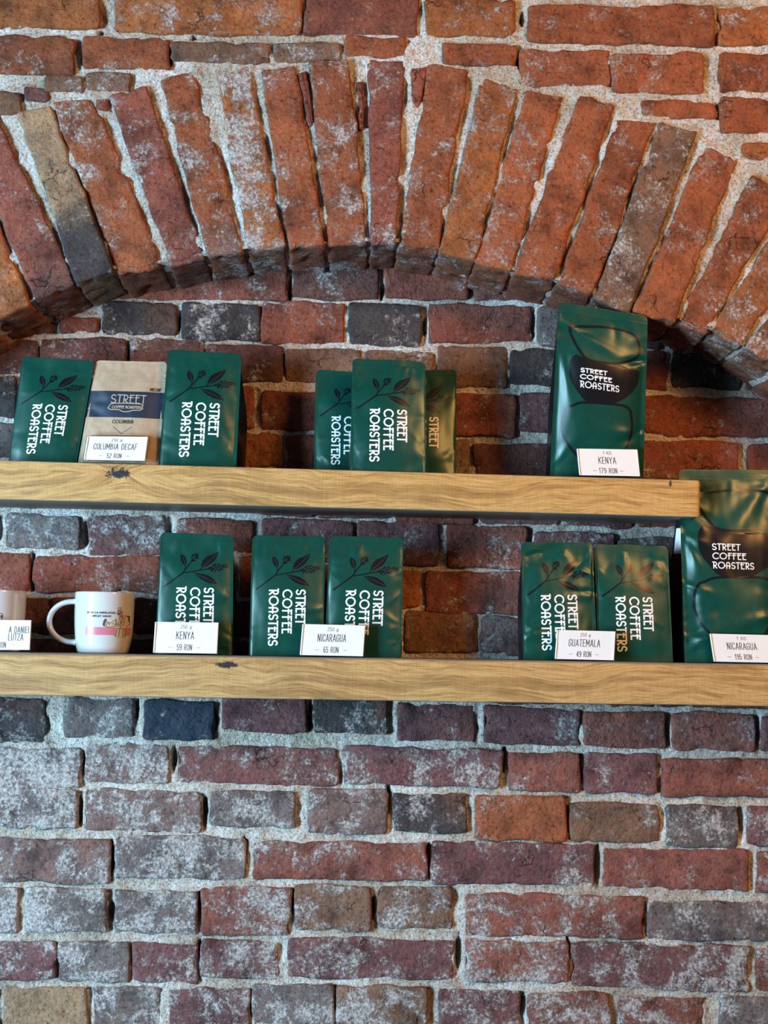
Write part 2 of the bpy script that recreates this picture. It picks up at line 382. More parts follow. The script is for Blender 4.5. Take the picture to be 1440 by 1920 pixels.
# arch stones: TL,TR,BR,BL pixels, colour, lime, low-end tone
ARCH = [
 ((-215,330),(-150,300),(-19,618),(-85,650),'O',.15,None), ((-145,275),(-75,245),(58,572),(-14,602),'O',.10,None),
 ((-82,232),(-18,200),(141,532),(69,564),'C',.35,(.6,.80,.97,'D')), ((30,205),(92,194),(212,509),(147,533),'T',.12,(1,.55,.72,'D')),
 ((97,187),(175,179),(302,498),(222,513),'R',.32,None), ((205,176),(271,160),(383,482),(320,498),'C',.30,None),
 ((300,142),(364,128),(457,475),(391,484),'R',.35,(.6,.75,.95,'G')), ((402,124),(467,117),(532,462),(466,470),'O',.62,None),
 ((489,130),(553,122),(608,464),(543,467),'R',.42,None), ((580,117),(653,112),(690,456),(618,460),'R',.40,None),
 ((692,110),(758,110),(741,458),(697,460),'C',.25,None), ((806,117),(880,128),(818,472),(748,462),'R',.28,None),
 ((907,140),(969,168),(888,492),(824,475),'O',.28,None), ((988,168),(1057,181),(956,511),(892,494),'R',.25,None),
 ((1087,172),(1151,194),(1039,528),(964,514),'R',.18,None), ((1160,222),(1229,224),(1108,557),(1046,532),'R',.15,None),
 ((1240,230),(1306,246),(1178,588),(1115,560),'B',.30,None), ((1325,266),(1382,300),(1263,605),(1186,588),'R',.20,None),
 ((1412,328),(1474,372),(1322,627),(1272,602),'R',.35,None), ((1530,328),(1590,368),(1388,649),(1334,617),'O',.45,None),
 ((1600,390),(1660,432),(1455,690),(1397,655),'O',.45,None), ((1668,445),(1720,492),(1515,745),(1462,702),'R',.3,None)]
SLIVERS = [((556,136),(575,130),(590,232),(580,236),'C'), ((665,150),(681,148),(684,240),(674,238),'C'), ((768,122),(801,119),(783,216),(770,188),'C')]

def parse(txt):
    out = []
    for line in txt.strip().split('\n'):
        for t in line.split('|'):
            a = t.split(); x0, x1, y0, y1 = map(float, a[:4])
            s = 0.018; xm = (x0 + x1) / 2
            j = [rnd.uniform(-2.5, 2.5) for _ in range(4)]
            q = [(x0, y0 + s * (x0 - xm) + j[0]), (x1, y0 + s * (x1 - xm) + j[1]), (x1, y1 + s * (x1 - xm) + j[2]), (x0, y1 + s * (x0 - xm) + j[3])]
            out.append((q, a[4], float(a[5])))
    return out

def dist_field(GX, GZ, polys):
    D = np.full(GX.shape, 0.05); E = np.zeros(GX.shape)
    for poly in polys:
        pts = np.array(poly); mx = 0.02
        m = (GX > pts[:, 0].min() - mx) & (GX < pts[:, 0].max() + mx) & (GZ > pts[:, 1].min() - mx) & (GZ < pts[:, 1].max() + mx)
        if not m.any(): continue
        x, z = GX[m], GZ[m]; d = np.full(x.shape, 1e9); sgn = np.full(x.shape, -1.0)
        c = pts.mean(0)
        for k in range(4):
            a, b_ = pts[k], pts[(k + 1) % 4]; e = b_ - a; L2 = (e ** 2).sum()
            t = np.clip(((x - a[0]) * e[0] + (z - a[1]) * e[1]) / L2, 0, 1)
            d = np.minimum(d, np.hypot(x - a[0] - t * e[0], z - a[1] - t * e[1]))
            nrm = np.array([e[1], -e[0]]); s0 = ((c - a) * nrm).sum()
            s = ((x - a[0]) * nrm[0] + (z - a[1]) * nrm[1]) * (1 if s0 < 0 else -1)
            sgn = np.where(s > 0, 1.0, sgn)
        D[m] = np.minimum(D[m], d * sgn)
        a, b_ = pts[1], pts[2]; e = b_ - a; L2 = (e ** 2).sum()
        t = ((x - a[0]) * e[0] + (z - a[1]) * e[1]) / L2
        s = ((x - a[0]) * -e[1] + (z - a[1]) * e[0]) / math.sqrt(L2)
        E[m] = np.maximum(E[m], np.where((s > -0.004) & (t > 0.04) & (t < 0.96), np.clip(1 - np.abs(s) / 0.010, 0, 1), 0))
    return D, E

def np_noise(GX, GZ, s, o=0.0):
    fx, fz = GX.ravel(), GZ.ravel()
    return np.array([noise.noise(Vector((a * s + o, o * 0.37, b_ * s - o))) for a, b_ in zip(fx, fz)]).reshape(GX.shape)

GAPS = [(206,1612,5,34),(457,1600,5,30),(804,1612,4,28),(1122,1622,5,34),(372,1700,4,26),(545,1696,4,26),(700,1706,4,22),(207,1712,8,18),
        (372,1790,5,30),(1209,1715,4,24),(1066,1788,3,28),(981,1888,6,20),(947,1425,5,26),(1091,1440,4,30),(581,1345,5,28),(325,1425,5,24),
        (151,1432,5,20),(148,1520,4,26),(383,1520,5,28),(728,1500,4,30),(1064,1540,4,26),(1389,1545,6,26),(860,1790,6,30),(1392,1640,4,20),
        (159,1000,7,24),(59,1075,5,34),(335,600,4,20),(483,610,3,20),(543,540,4,22),(716,545,4,16),(1000,605,4,26),(797,610,4,18),(1252,1370,4,24),
        (1421,1370,5,26),(400,1350,4,22),(255,1330,4,20),(628,1440,4,16),(240,670,3,24),(531,680,2,20)]

def mortar(name, px0, px1, py0, py1, Y, polys, step, gaps=(), lowcurve=None, hug=1.0):
    A = P(px0, (py0 + py1) / 2, Y).x; B = P(px1, (py0 + py1) / 2, Y).x
    zt = P(720, py0, Y).z; zb = P(720, py1, Y).z
    nx = int((B - A) / step); nzv = int((zt - zb) / step)
    xs = np.linspace(A, B, nx)
    if lowcurve is None:
        GX, T = np.meshgrid(xs, np.linspace(0, 1, nzv)); GZ = zb + (zt - zb) * T
    else:
        lo = lowcurve(xs); GX, T = np.meshgrid(xs, np.linspace(0, 1, nzv)); GZ = lo[None, :] + (zt - lo[None, :]) * T
    D, E = dist_field(GX, GZ, polys)
    n1 = np_noise(GX, GZ, 32, 1.0); n2 = np_noise(GX, GZ, 95, 4.0); n3 = np_noise(GX, GZ, 240, 8.0); nb = np_noise(GX, GZ, 9, 2.0)
    d = np.clip(D, -0.02, 0.012)
    dep = 0.0048 + 0.30 * np.clip(d, 0, 0.010) + n1 * 0.0034 + n2 * 0.0024 + n3 * 0.0014 - nb * 0.0028 * hug
    dep += 0.0095 * E * np.clip(0.65 + n1 * 1.3, 0.1, 1.2)
    dep += np.clip((-d - 0.003) / 0.004, 0, 1) * 0.009
    for (gx, gy, rx, ry) in gaps:
        p = P(gx, gy, Y); k = 0.00082
        q = ((GX - p.x) / (rx * k)) ** 2 + ((GZ - p.z) / (ry * k)) ** 2
        dep += 0.030 * np.clip(1.25 - q * (1 + 0.5 * n2), 0, 1)
    verts = np.stack([GX, Y + dep, GZ], -1).reshape(-1, 3)
    # soft ochre / grey staining of the mortar itself
    st = np.clip(nb * 1.4 + 0.45 + n1 * 0.5, 0, 1)[..., None]
    cl = np.array([1.05, 1.04, 1.02]) * st + np.array([0.80, 0.74, 0.66]) * (1 - st)
    cols = np.concatenate([cl, np.ones(cl.shape[:2] + (1,))], -1).reshape(-1, 4)
    idx = np.arange(nx * nzv).reshape(nzv, nx)
    f = np.stack([idx[:-1, :-1], idx[:-1, 1:], idx[1:, 1:], idx[1:, :-1]], -1).reshape(-1, 4)
    faces = f.tolist()
    o = link(name, verts, faces, M_MORTAR, None, True, None, cols)
    o['kind'] = 'structure'
    return o

def widen(txt, lo, hi):
    out = []
    for line in txt.strip().split('\n'):
        t = line.split('|'); a = t[0].split(); b_ = t[-1].split(); new = []
        if float(a[0]) > lo + 70 and float(a[1]) < 500: new.append('%g %s %s %s %s %s' % (lo, float(a[0]) - 9, a[2], a[3], rnd.choice('PMSG'), a[5]))
        elif float(a[0]) > lo + 25: t[0] = ' '.join([str(lo)] + a[1:])
        tail = ['%s %g %s %s %s %s' % (float(b_[1]) + 9, hi, b_[2], b_[3], rnd.choice('PMSG'), b_[5])] if float(b_[1]) < hi - 50 else []
        out.append('|'.join(new + t + tail))
    return '\n'.join(out)
bk = parse(widen(BACK, -178, 1618)); fr = parse(FRONT)
def quadpoly(q, Y): return [(P(a[0], a[1], Y).x, P(a[0], a[1], Y).z) for a in q]
wall_back = mortar('wall_back', -180, 1620, 430, 2040, YB, [quadpoly(q, YB) for q, _, _ in bk], 0.0028, GAPS)
for q, key, lime in bk:
    off = q[0][1] < 1300
    brick(q, YB, 0.022, key, lime, wall_back, 'back')

# intrados curve (world x -> z) from the low ends of the arch stones, continued on the circle outside the frame
curve_px = []
for a in ARCH: curve_px += [a[3], a[2]]
extra = []
for k in range(1, 7):
    x0 = -85 - k * 62; y0 = 650 + k * 36 + k * k * 3.0
    extra.append(((x0 - 150, y0 - 300), (x0 - 95, y0 - 335), (x0 + 58, y0 - 42), (x0 + 2, y0 - 2), 'R', .2, None))
for k in range(1, 6):
    x0 = 1515 + (k - 1) * 56; y0 = 748 + (k - 1) * 52
    extra.append(((x0 + 195, y0 - 245), (x0 + 245, y0 - 195), (x0 + 54, y0 + 46), (x0 + 4, y0 + 2), 'R', .2, None))
for a in extra: curve_px += [a[3], a[2]]
cw = sorted([(P(x, y, YF).x, P(x, y, YF).z) for x, y in curve_px])
cxs = np.array([c[0] for c in cw]); czs = np.array([c[1] for c in cw])
def lowcurve(xs):
    z = np.interp(xs, cxs, czs); k = np.ones(9) / 9
    return np.convolve(np.pad(z, 4, mode='edge'), k, 'valid') + 0.006

arch_polys = [quadpoly(a[:4], YF) for a in ARCH + extra] + [quadpoly(s[:4], YF) for s in SLIVERS]
front_polys = [quadpoly(q, YF) for q, _, _ in fr] + arch_polys
wall_front = mortar('wall_front', -420, 1780, -130, 900, YF, front_polys, 0.003, [(188,58,4,5),(362,67,4,5),(430,60,4,5),(980,30,4,14),(975,110,3,16),(1147,130,3,14),(1346,205,3,14),(1315,78,5,6),(152,100,3,18),(318,100,3,18)], lowcurve, hug=0.7)
for q, key, lime in fr: brick(q, YF, 0.022, key, lime, wall_front, 'front')
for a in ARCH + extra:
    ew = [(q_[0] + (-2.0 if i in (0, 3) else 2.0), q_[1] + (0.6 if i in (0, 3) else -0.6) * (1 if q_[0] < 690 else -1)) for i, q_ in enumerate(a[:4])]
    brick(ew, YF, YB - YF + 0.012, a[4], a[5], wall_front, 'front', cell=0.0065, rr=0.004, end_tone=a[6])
for s in SLIVERS: brick(s[:4], YF, 0.02, s[4], .2, wall_front, 'front', rr=0.002, proud=-0.003)
# mortar of the vault between the stones, and the core of the front wall above it
xs = np.linspace(cxs[0], cxs[-1], 420); zs = lowcurve(xs) + 0.001
nd = 40; vs = []; cs = []
for j in range(nd):
    y = YF + 0.002 + (YB + 0.01 - YF) * j / (nd - 1)
    for x, z in zip(xs, zs):
        n_ = noise.noise(Vector((x * 40, y * 40, z * 40))) * 0.0035 + noise.noise(Vector((x * 160, y * 160, z * 160))) * 0.0014
        vs.append((x, y, z + n_ - 0.001)); cs.append((0.92, 0.88, 0.84, 1))
vault = link('vault_mortar', vs, grid_faces(len(xs), nd), M_MORTAR, wall_front, True, None, cs)

# ------------------------------------------------------------------ shelves
def line(p0, p1, Y):
    a = P(*p0, Y); b_ = P(*p1, Y); return lambda x: a.z + (b_.z - a.z) * (x - a.x) / (b_.x - a.x)
up_top = line((0, 862.5), (1310, 900), YS); up_bot = line((0, 936.8), (1305, 969.6), YS)
lo_top = line((0, 1222.5), (1140, 1240.5), YS); lo_bot = line((0, 1303), (1440, 1324.6), YS)
def shelf(name, x0, x1, top, bot, mat, label, rb, rb_top):
    n = 80; prof = []
    yb = YB - 0.006
    for k in range(5):                       # front top edge
        a = math.pi / 2 * k / 4; prof.append(('t', rb_top - rb_top * math.sin(a), -(rb_top - rb_top * math.cos(a))))
    for k in range(5):
        a = math.pi / 2 * k / 4; prof.append(('b', rb - rb * math.cos(a), rb - rb * math.sin(a)))
    prof += [('b', yb, 0.0), ('t', yb, 0.0)]
    m_ = len(prof); vs = []
    xc = (x0 + x1) / 2
    xsn = [x0, x0 + .0015, x0 + .004] + list(np.linspace(x0 + .012, x1 - .012, n)) + [x1 - .004, x1 - .0015, x1]
    for i, x in enumerate(xsn):
        ins = 0.003 if i in (0, len(xsn) - 1) else (0.0009 if i in (1, len(xsn) - 2) else 0)
        for (k, y, dz) in prof:
            z = (top(x) if k == 't' else bot(x)) + dz
            yy = y + (ins if y < 0.05 else 0); z += (-ins if k == 't' else ins)
            wob = noise.noise(Vector((x * 9, y * 5, z * 14))) * 0.0011
            vs.append((x, YS + yy + wob * (1 if y < .05 else 0), z + wob * 0.5))
    fs = []
    for i in range(len(xsn) - 1):
        for j in range(m_):
            j2 = (j + 1) % m_
            fs.append((i * m_ + j, i * m_ + j2, (i + 1) * m_ + j2, (i + 1) * m_ + j))
    fs.append(tuple(range(m_ - 1, -1, -1))); fs.append(tuple((len(xsn) - 1) * m_ + j for j in range(m_)))
    o = link(name, vs, fs, mat, None, False, (xc, 0.06, bot(xc)))
    for p_ in o.data.polygons: p_.use_smooth = len(p_.vertices) == 4
    o['label'] = label; o['category'] = 'shelf'; o['group'] = 'oak shelves across the niche'
    return o
ux0, ux1 = P(-160, 900, YS).x, P(1313, 935, YS).x
lx0, lx1 = P(-160, 1270, YS).x, P(1600, 1280, YS).x
uc, lc = (ux0 + ux1) / 2, (lx0 + lx1) / 2
kn = [P(222, 888, 0), P(1257, 908, 0)]
M_OAK1 = oak_material('oak_upper', (0.52, 0.310, 0.110), [(kn[0].x - uc, kn[0].z - up_bot(uc), 0.022, 0.03, 0.42), (kn[1].x - uc, kn[1].z - up_bot(uc), 0.005, 0.002, 1.9)])
k2 = P(425, 1246, 0)
M_OAK2 = oak_material('oak_lower', (0.49, 0.300, 0.118), [(k2.x - lc, k2.z - lo_bot(lc), 0.006, 0.012, 0.30)])
shelf('wall_shelf', ux0, ux1, up_top, up_bot, M_OAK1, 'upper thick oak shelf with a dark knot at left and a free right end', 0.002, 0.002)
shelf('wall_shelf', lx0, lx1, lo_top, lo_bot, M_OAK2, 'lower thick oak shelf running the whole width under the mugs', 0.002, 0.006)

# ------------------------------------------------------------------ strokes and lettering
def arc(cx, cy, rx, ry, a0, a1, n=14):
    return [(cx + rx * math.cos(math.radians(a0 + (a1 - a0) * k / n)), cy + ry * math.sin(math.radians(a0 + (a1 - a0) * k / n))) for k in range(n + 1)]
def glyph(ch, deco):
    """width, list of polylines in a box 1 high"""
    if deco:
        D_ = {
         'S': (.50, [arc(.25, .74, .21, .26, 35, 270) + arc(.25, .24, .23, .24, 90, -145)[1:]]),
         'T': (.44, [[(.0, 1), (.44, 1)], [(.22, 1), (.22, 0)]]),
         'R': (.50, [[(.10, 0), (.10, 1)], [(-.03, 1), (.24, 1)] + arc(.24, .71, .22, .29, 90, -90)[1:] + [(.10, .42)], [(.20, .42), (.48, 0)]]),
         'E': (.46, [[(.10, 0), (.10, 1)], [(.03, 1), (.44, 1)], [(-.01, .70), (.35, .70)], [(.10, 0), (.44, 0)]]),
         'F': (.46, [[(.12, 0), (.12, 1)], [(.05, 1), (.44, 1)], [(-.02, .66), (.35, .66)]]),
         'C': (.74, [arc(.46, .5, .42, .5, 48, 312, 22)]),
         'O': (.92, [arc(.46, .5, .42, .5, 0, 360, 28)]),
         'A': (.58, [[(.08, 0), (.08, .72)] + arc(.28, .72, .20, .28, 180, 0)[1:] + [(.48, 0)], [(-.08, .40), (.58, .40)]]),
         'U': (.55, [[(.06, 1), (.06, .3)] + arc(.26, .28, .20, .28, 180, 360)[1:] + [(.46, 1)]]),
         'M': (.70, [[(.05, 0), (.05, 1), (.33, .3), (.6, 1), (.6, 0)]]),
         'L': (.46, [[(.1, 1), (.1, 0), (.45, 0)]]), 'I': (.2, [[(.1, 0), (.1, 1)]]),
         'B': (.5, [[(.1, 0), (.1, 1), (.26, 1)] + arc(.26, .76, .17, .24, 90, -90)[1:] + [(.1, .52)], arc(.26, .26, .2, .26, 90, -90) + [(.1, 0)]]),
         'D': (.55, [[(.1, 0), (.1, 1), (.2, 1)] + arc(.2, .5, .3, .5, 90, -90)[1:] + [(.1, 0)]])}
        if ch in D_: return D_[ch]
    w = .40
    rr = lambda a0, a1, cx=.20, cy=.5, rx=.19, ry=.5: arc(cx, cy, rx, ry, a0, a1, 16)
    cap = lambda top: arc(.2, .78 if top else .22, .19, .22, 180 if top else 0, 0 if top else -180, 8)
    G = {
     'A': (.46, [[(0, 0), (.23, 1), (.46, 0)], [(.09, .3), (.37, .3)]]),
     'B': (.42, [[(.02, 0), (.02, 1), (.2, 1)] + arc(.2, .77, .16, .23, 90, -90, 8)[1:] + [(.02, .54)], [(.2, .54)] + arc(.2, .27, .19, .27, 90, -90, 8)[1:] + [(.02, 0)]]),
     'C': (.40, [[(.39, .72)] + arc(.2, .78, .19, .22, 0, 180, 8) + arc(.2, .22, .19, .22, 180, 360, 8) + [(.39, .28)]]),
     'D': (.42, [[(.02, 0), (.02, 1), (.18, 1)] + arc(.18, .75, .21, .25, 90, 0, 6)[1:] + arc(.18, .25, .21, .25, 0, -90, 6) + [(.02, 0)]]),
     'E': (.36, [[(.36, 1), (.02, 1), (.02, 0), (.36, 0)], [(.02, .52), (.32, .52)]]),
     'F': (.36, [[(.36, 1), (.02, 1), (.02, 0)], [(.02, .52), (.32, .52)]]),
     'G': (.41, [[(.39, .74)] + arc(.2, .78, .19, .22, 0, 180, 8) + arc(.2, .22, .19, .22, 180, 360, 8) + [(.39, .48), (.22, .48)]]),
     'I': (.10, [[(.05, 0), (.05, 1)]]),
     'K': (.42, [[(.02, 0), (.02, 1)], [(.4, 1), (.03, .42)], [(.14, .58), (.42, 0)]]),
     'L': (.34, [[(.02, 1), (.02, 0), (.34, 0)]]),
     'M': (.56, [[(.02, 0), (.02, 1), (.28, .3), (.54, 1), (.54, 0)]]),
     'N': (.42, [[(.02, 0), (.02, 1), (.4, 0), (.4, 1)]]),
     'O': (.40, [arc(.2, .78, .19, .22, 0, 180, 8) + arc(.2, .22, .19, .22, 180, 360, 8) + [(.39, .78)]]),
     'P': (.40, [[(.02, 0), (.02, 1), (.2, 1)] + arc(.2, .74, .18, .26, 90, -90, 8)[1:] + [(.02, .48)]]),
     'R': (.42, [[(.02, 0), (.02, 1), (.2, 1)] + arc(.2, .74, .18, .26, 90, -90, 8)[1:] + [(.02, .48)], [(.2, .48), (.4, 0)]]),
     'S': (.40, [arc(.2, .75, .18, .25, 10, 270, 10) + arc(.2, .25, .19, .25, 90, -170, 10)[1:]]),
     'T': (.38, [[(0, 1), (.38, 1)], [(.19, 1), (.19, 0)]]),
     'U': (.41, [[(.02, 1), (.02, .22)] + arc(.205, .22, .185, .22, 180, 360, 8)[1:] + [(.39, 1)]]),
     'Y': (.44, [[(0, 1), (.22, .45), (.44, 1)], [(.22, .45), (.22, 0)]]),
     'Z': (.38, [[(0, 1), (.38, 1), (0, 0), (.38, 0)]]),
     '0': (.40, [arc(.2, .78, .18, .22, 0, 180, 8) + arc(.2, .22, .18, .22, 180, 360, 8) + [(.38, .78)]]),
     '1': (.22, [[(.0, .82), (.14, 1), (.14, 0)]]),
     '2': (.38, [arc(.19, .76, .18, .24, 170, -25, 9) + [(0, 0), (.38, 0)]]),
     '4': (.40, [[(.3, 0), (.3, 1), (0, .3), (.4, .3)]]),
     '5': (.38, [[(.36, 1), (.04, 1), (.02, .55), (.19, .60)] + arc(.19, .3, .18, .3, 80, -165, 10)]),
     '6': (.39, [[(.35, .95), (.2, 1)] + arc(.2, .75, .18, .25, 90, 180, 5)[1:] + [(.02, .3)] + arc(.2, .28, .18, .28, 180, -180, 16)[1:]]),
     '7': (.38, [[(0, 1), (.38, 1), (.12, 0)]]),
     '9': (.39, [arc(.2, .72, .18, .28, 0, 360, 16) + [(.38, .25)] + arc(.2, .25, .18, .25, 0, -150, 7)[1:]]),
     'g': (.44, [arc(.2, .42, .17, .2, 0, 360, 12), arc(.2, -.02, .2, .2, 0, 360, 12), [(.33, .58), (.46, .64)]]),
     '-': (.5, [[(0, .45), (.5, .45)]]), '!': (.1, [[(.05, 1), (.05, .3)], [(.05, .06), (.05, 0)]]), ',': (.14, [[(.08, .06), (.03, -.12)]]),
     ' ': (.24, [])}
    return G.get(ch, (.3, []))

def ribbon(mb, pts, hw, mp, seg):
    """flat stroke of half width hw through the 2-D points, laid on a surface by mp(x,y)"""
    for k in range(1, len(pts) - 1):                      # sharp corners start a new stroke
        a, b_, c = pts[k - 1], pts[k], pts[k + 1]
        d1 = (b_[0] - a[0], b_[1] - a[1]); d2 = (c[0] - b_[0], c[1] - b_[1])
        l_ = math.hypot(*d1) * math.hypot(*d2)
        if l_ > 0 and (d1[0] * d2[0] + d1[1] * d2[1]) / l_ < 0.35:
            ribbon(mb, pts[:k + 1], hw, mp, seg); ribbon(mb, pts[k:], hw, mp, seg); return
    q = [pts[0]]
    for a, b_ in zip(pts, pts[1:]):
        d = math.hypot(b_[0] - a[0], b_[1] - a[1]); n = max(1, int(d / seg))
        q += [(a[0] + (b_[0] - a[0]) * k / n, a[1] + (b_[1] - a[1]) * k / n) for k in range(1, n + 1)]
    closed = math.hypot(q[0][0] - q[-1][0], q[0][1] - q[-1][1]) < 1e-6 and len(q) > 3
    Lp, Rp = [], []
    n = len(q)
    for k in range(n):
        a = q[k - 1] if k > 0 else (q[-2] if closed else q[0]); c = q[k + 1] if k < n - 1 else (q[1] if closed else q[-1])
        b_ = q[k]
        d1 = (b_[0] - a[0], b_[1] - a[1]); d2 = (c[0] - b_[0], c[1] - b_[1])
        l1 = math.hypot(*d1) or 1; l2 = math.hypot(*d2) or 1
        if math.hypot(*d1) < 1e-9: d1, l1 = d2, l2
        if math.hypot(*d2) < 1e-9: d2, l2 = d1, l1
        n1 = (-d1[1] / l1, d1[0] / l1); n2 = (-d2[1] / l2, d2[0] / l2)
        mx, my = n1[0] + n2[0], n1[1] + n2[1]; ml = math.hypot(mx, my) or 1; mx /= ml; my /= ml
        co = max(0.45, mx * n1[0] + my * n1[1]); s = hw / co
        ex = ey = 0
        if not closed and k == 0: ex, ey = -d2[0] / l2 * hw, -d2[1] / l2 * hw
        if not closed and k == n - 1: ex, ey = d1[0] / l1 * hw, d1[1] / l1 * hw
        Lp.append((b_[0] + mx * s + ex, b_[1] + my * s + ey)); Rp.append((b_[0] - mx * s + ex, b_[1] - my * s + ey))
    off = len(mb.v)
    for a, b_ in zip(Lp, Rp): mb.v += [mp(*a), mp(*b_)]
    for k in range(n - 1): mb.f.append((off + 2 * k, off + 2 * k + 1, off + 2 * k + 3, off + 2 * k + 2))

def fill(mb, poly, mp, rows=14, cols=6):
    """filled shape with one span per row (y monotone)"""
    ys = [p[1] for p in poly]; y0, y1 = min(ys), max(ys); pts = []
    for j in range(rows + 1):
        y = y0 + (y1 - y0) * (0.002 + 0.996 * j / rows); xsn = []
        for a, b_ in zip(poly, poly[1:] + poly[:1]):
            if (a[1] - y) * (b_[1] - y) <= 0 and a[1] != b_[1]: xsn.append(a[0] + (b_[0] - a[0]) * (y - a[1]) / (b_[1] - a[1]))
        if not xsn: xsn = [poly[0][0]]
        l_, r_ = min(xsn), max(xsn)
        pts += [mp(l_ + (r_ - l_) * i / cols, y) for i in range(cols + 1)]
    mb.grid(pts, cols + 1, rows + 1)

def text(mb, s, x0, y0, h, width, mp, hw, deco=False, gap=0.16, align='l', seg=0.004):
    """capitals of height h; width None keeps the natural width, else stretched to it"""
    tot = 0; items = []
    for ch in s:
        w_, st = glyph(ch, deco); items.append((tot, st)); tot += w_ + gap
    tot -= gap; kx = (width / tot) if width else h
    wd = tot * kx
    sx = x0 - (wd / 2 if align == 'c' else (wd if align == 'r' else 0))
    for off, st in items:
        for pl in st: ribbon(mb, [(sx + (off + a) * kx, y0 + b_ * h) for a, b_ in pl], hw, mp, seg)
    return wd

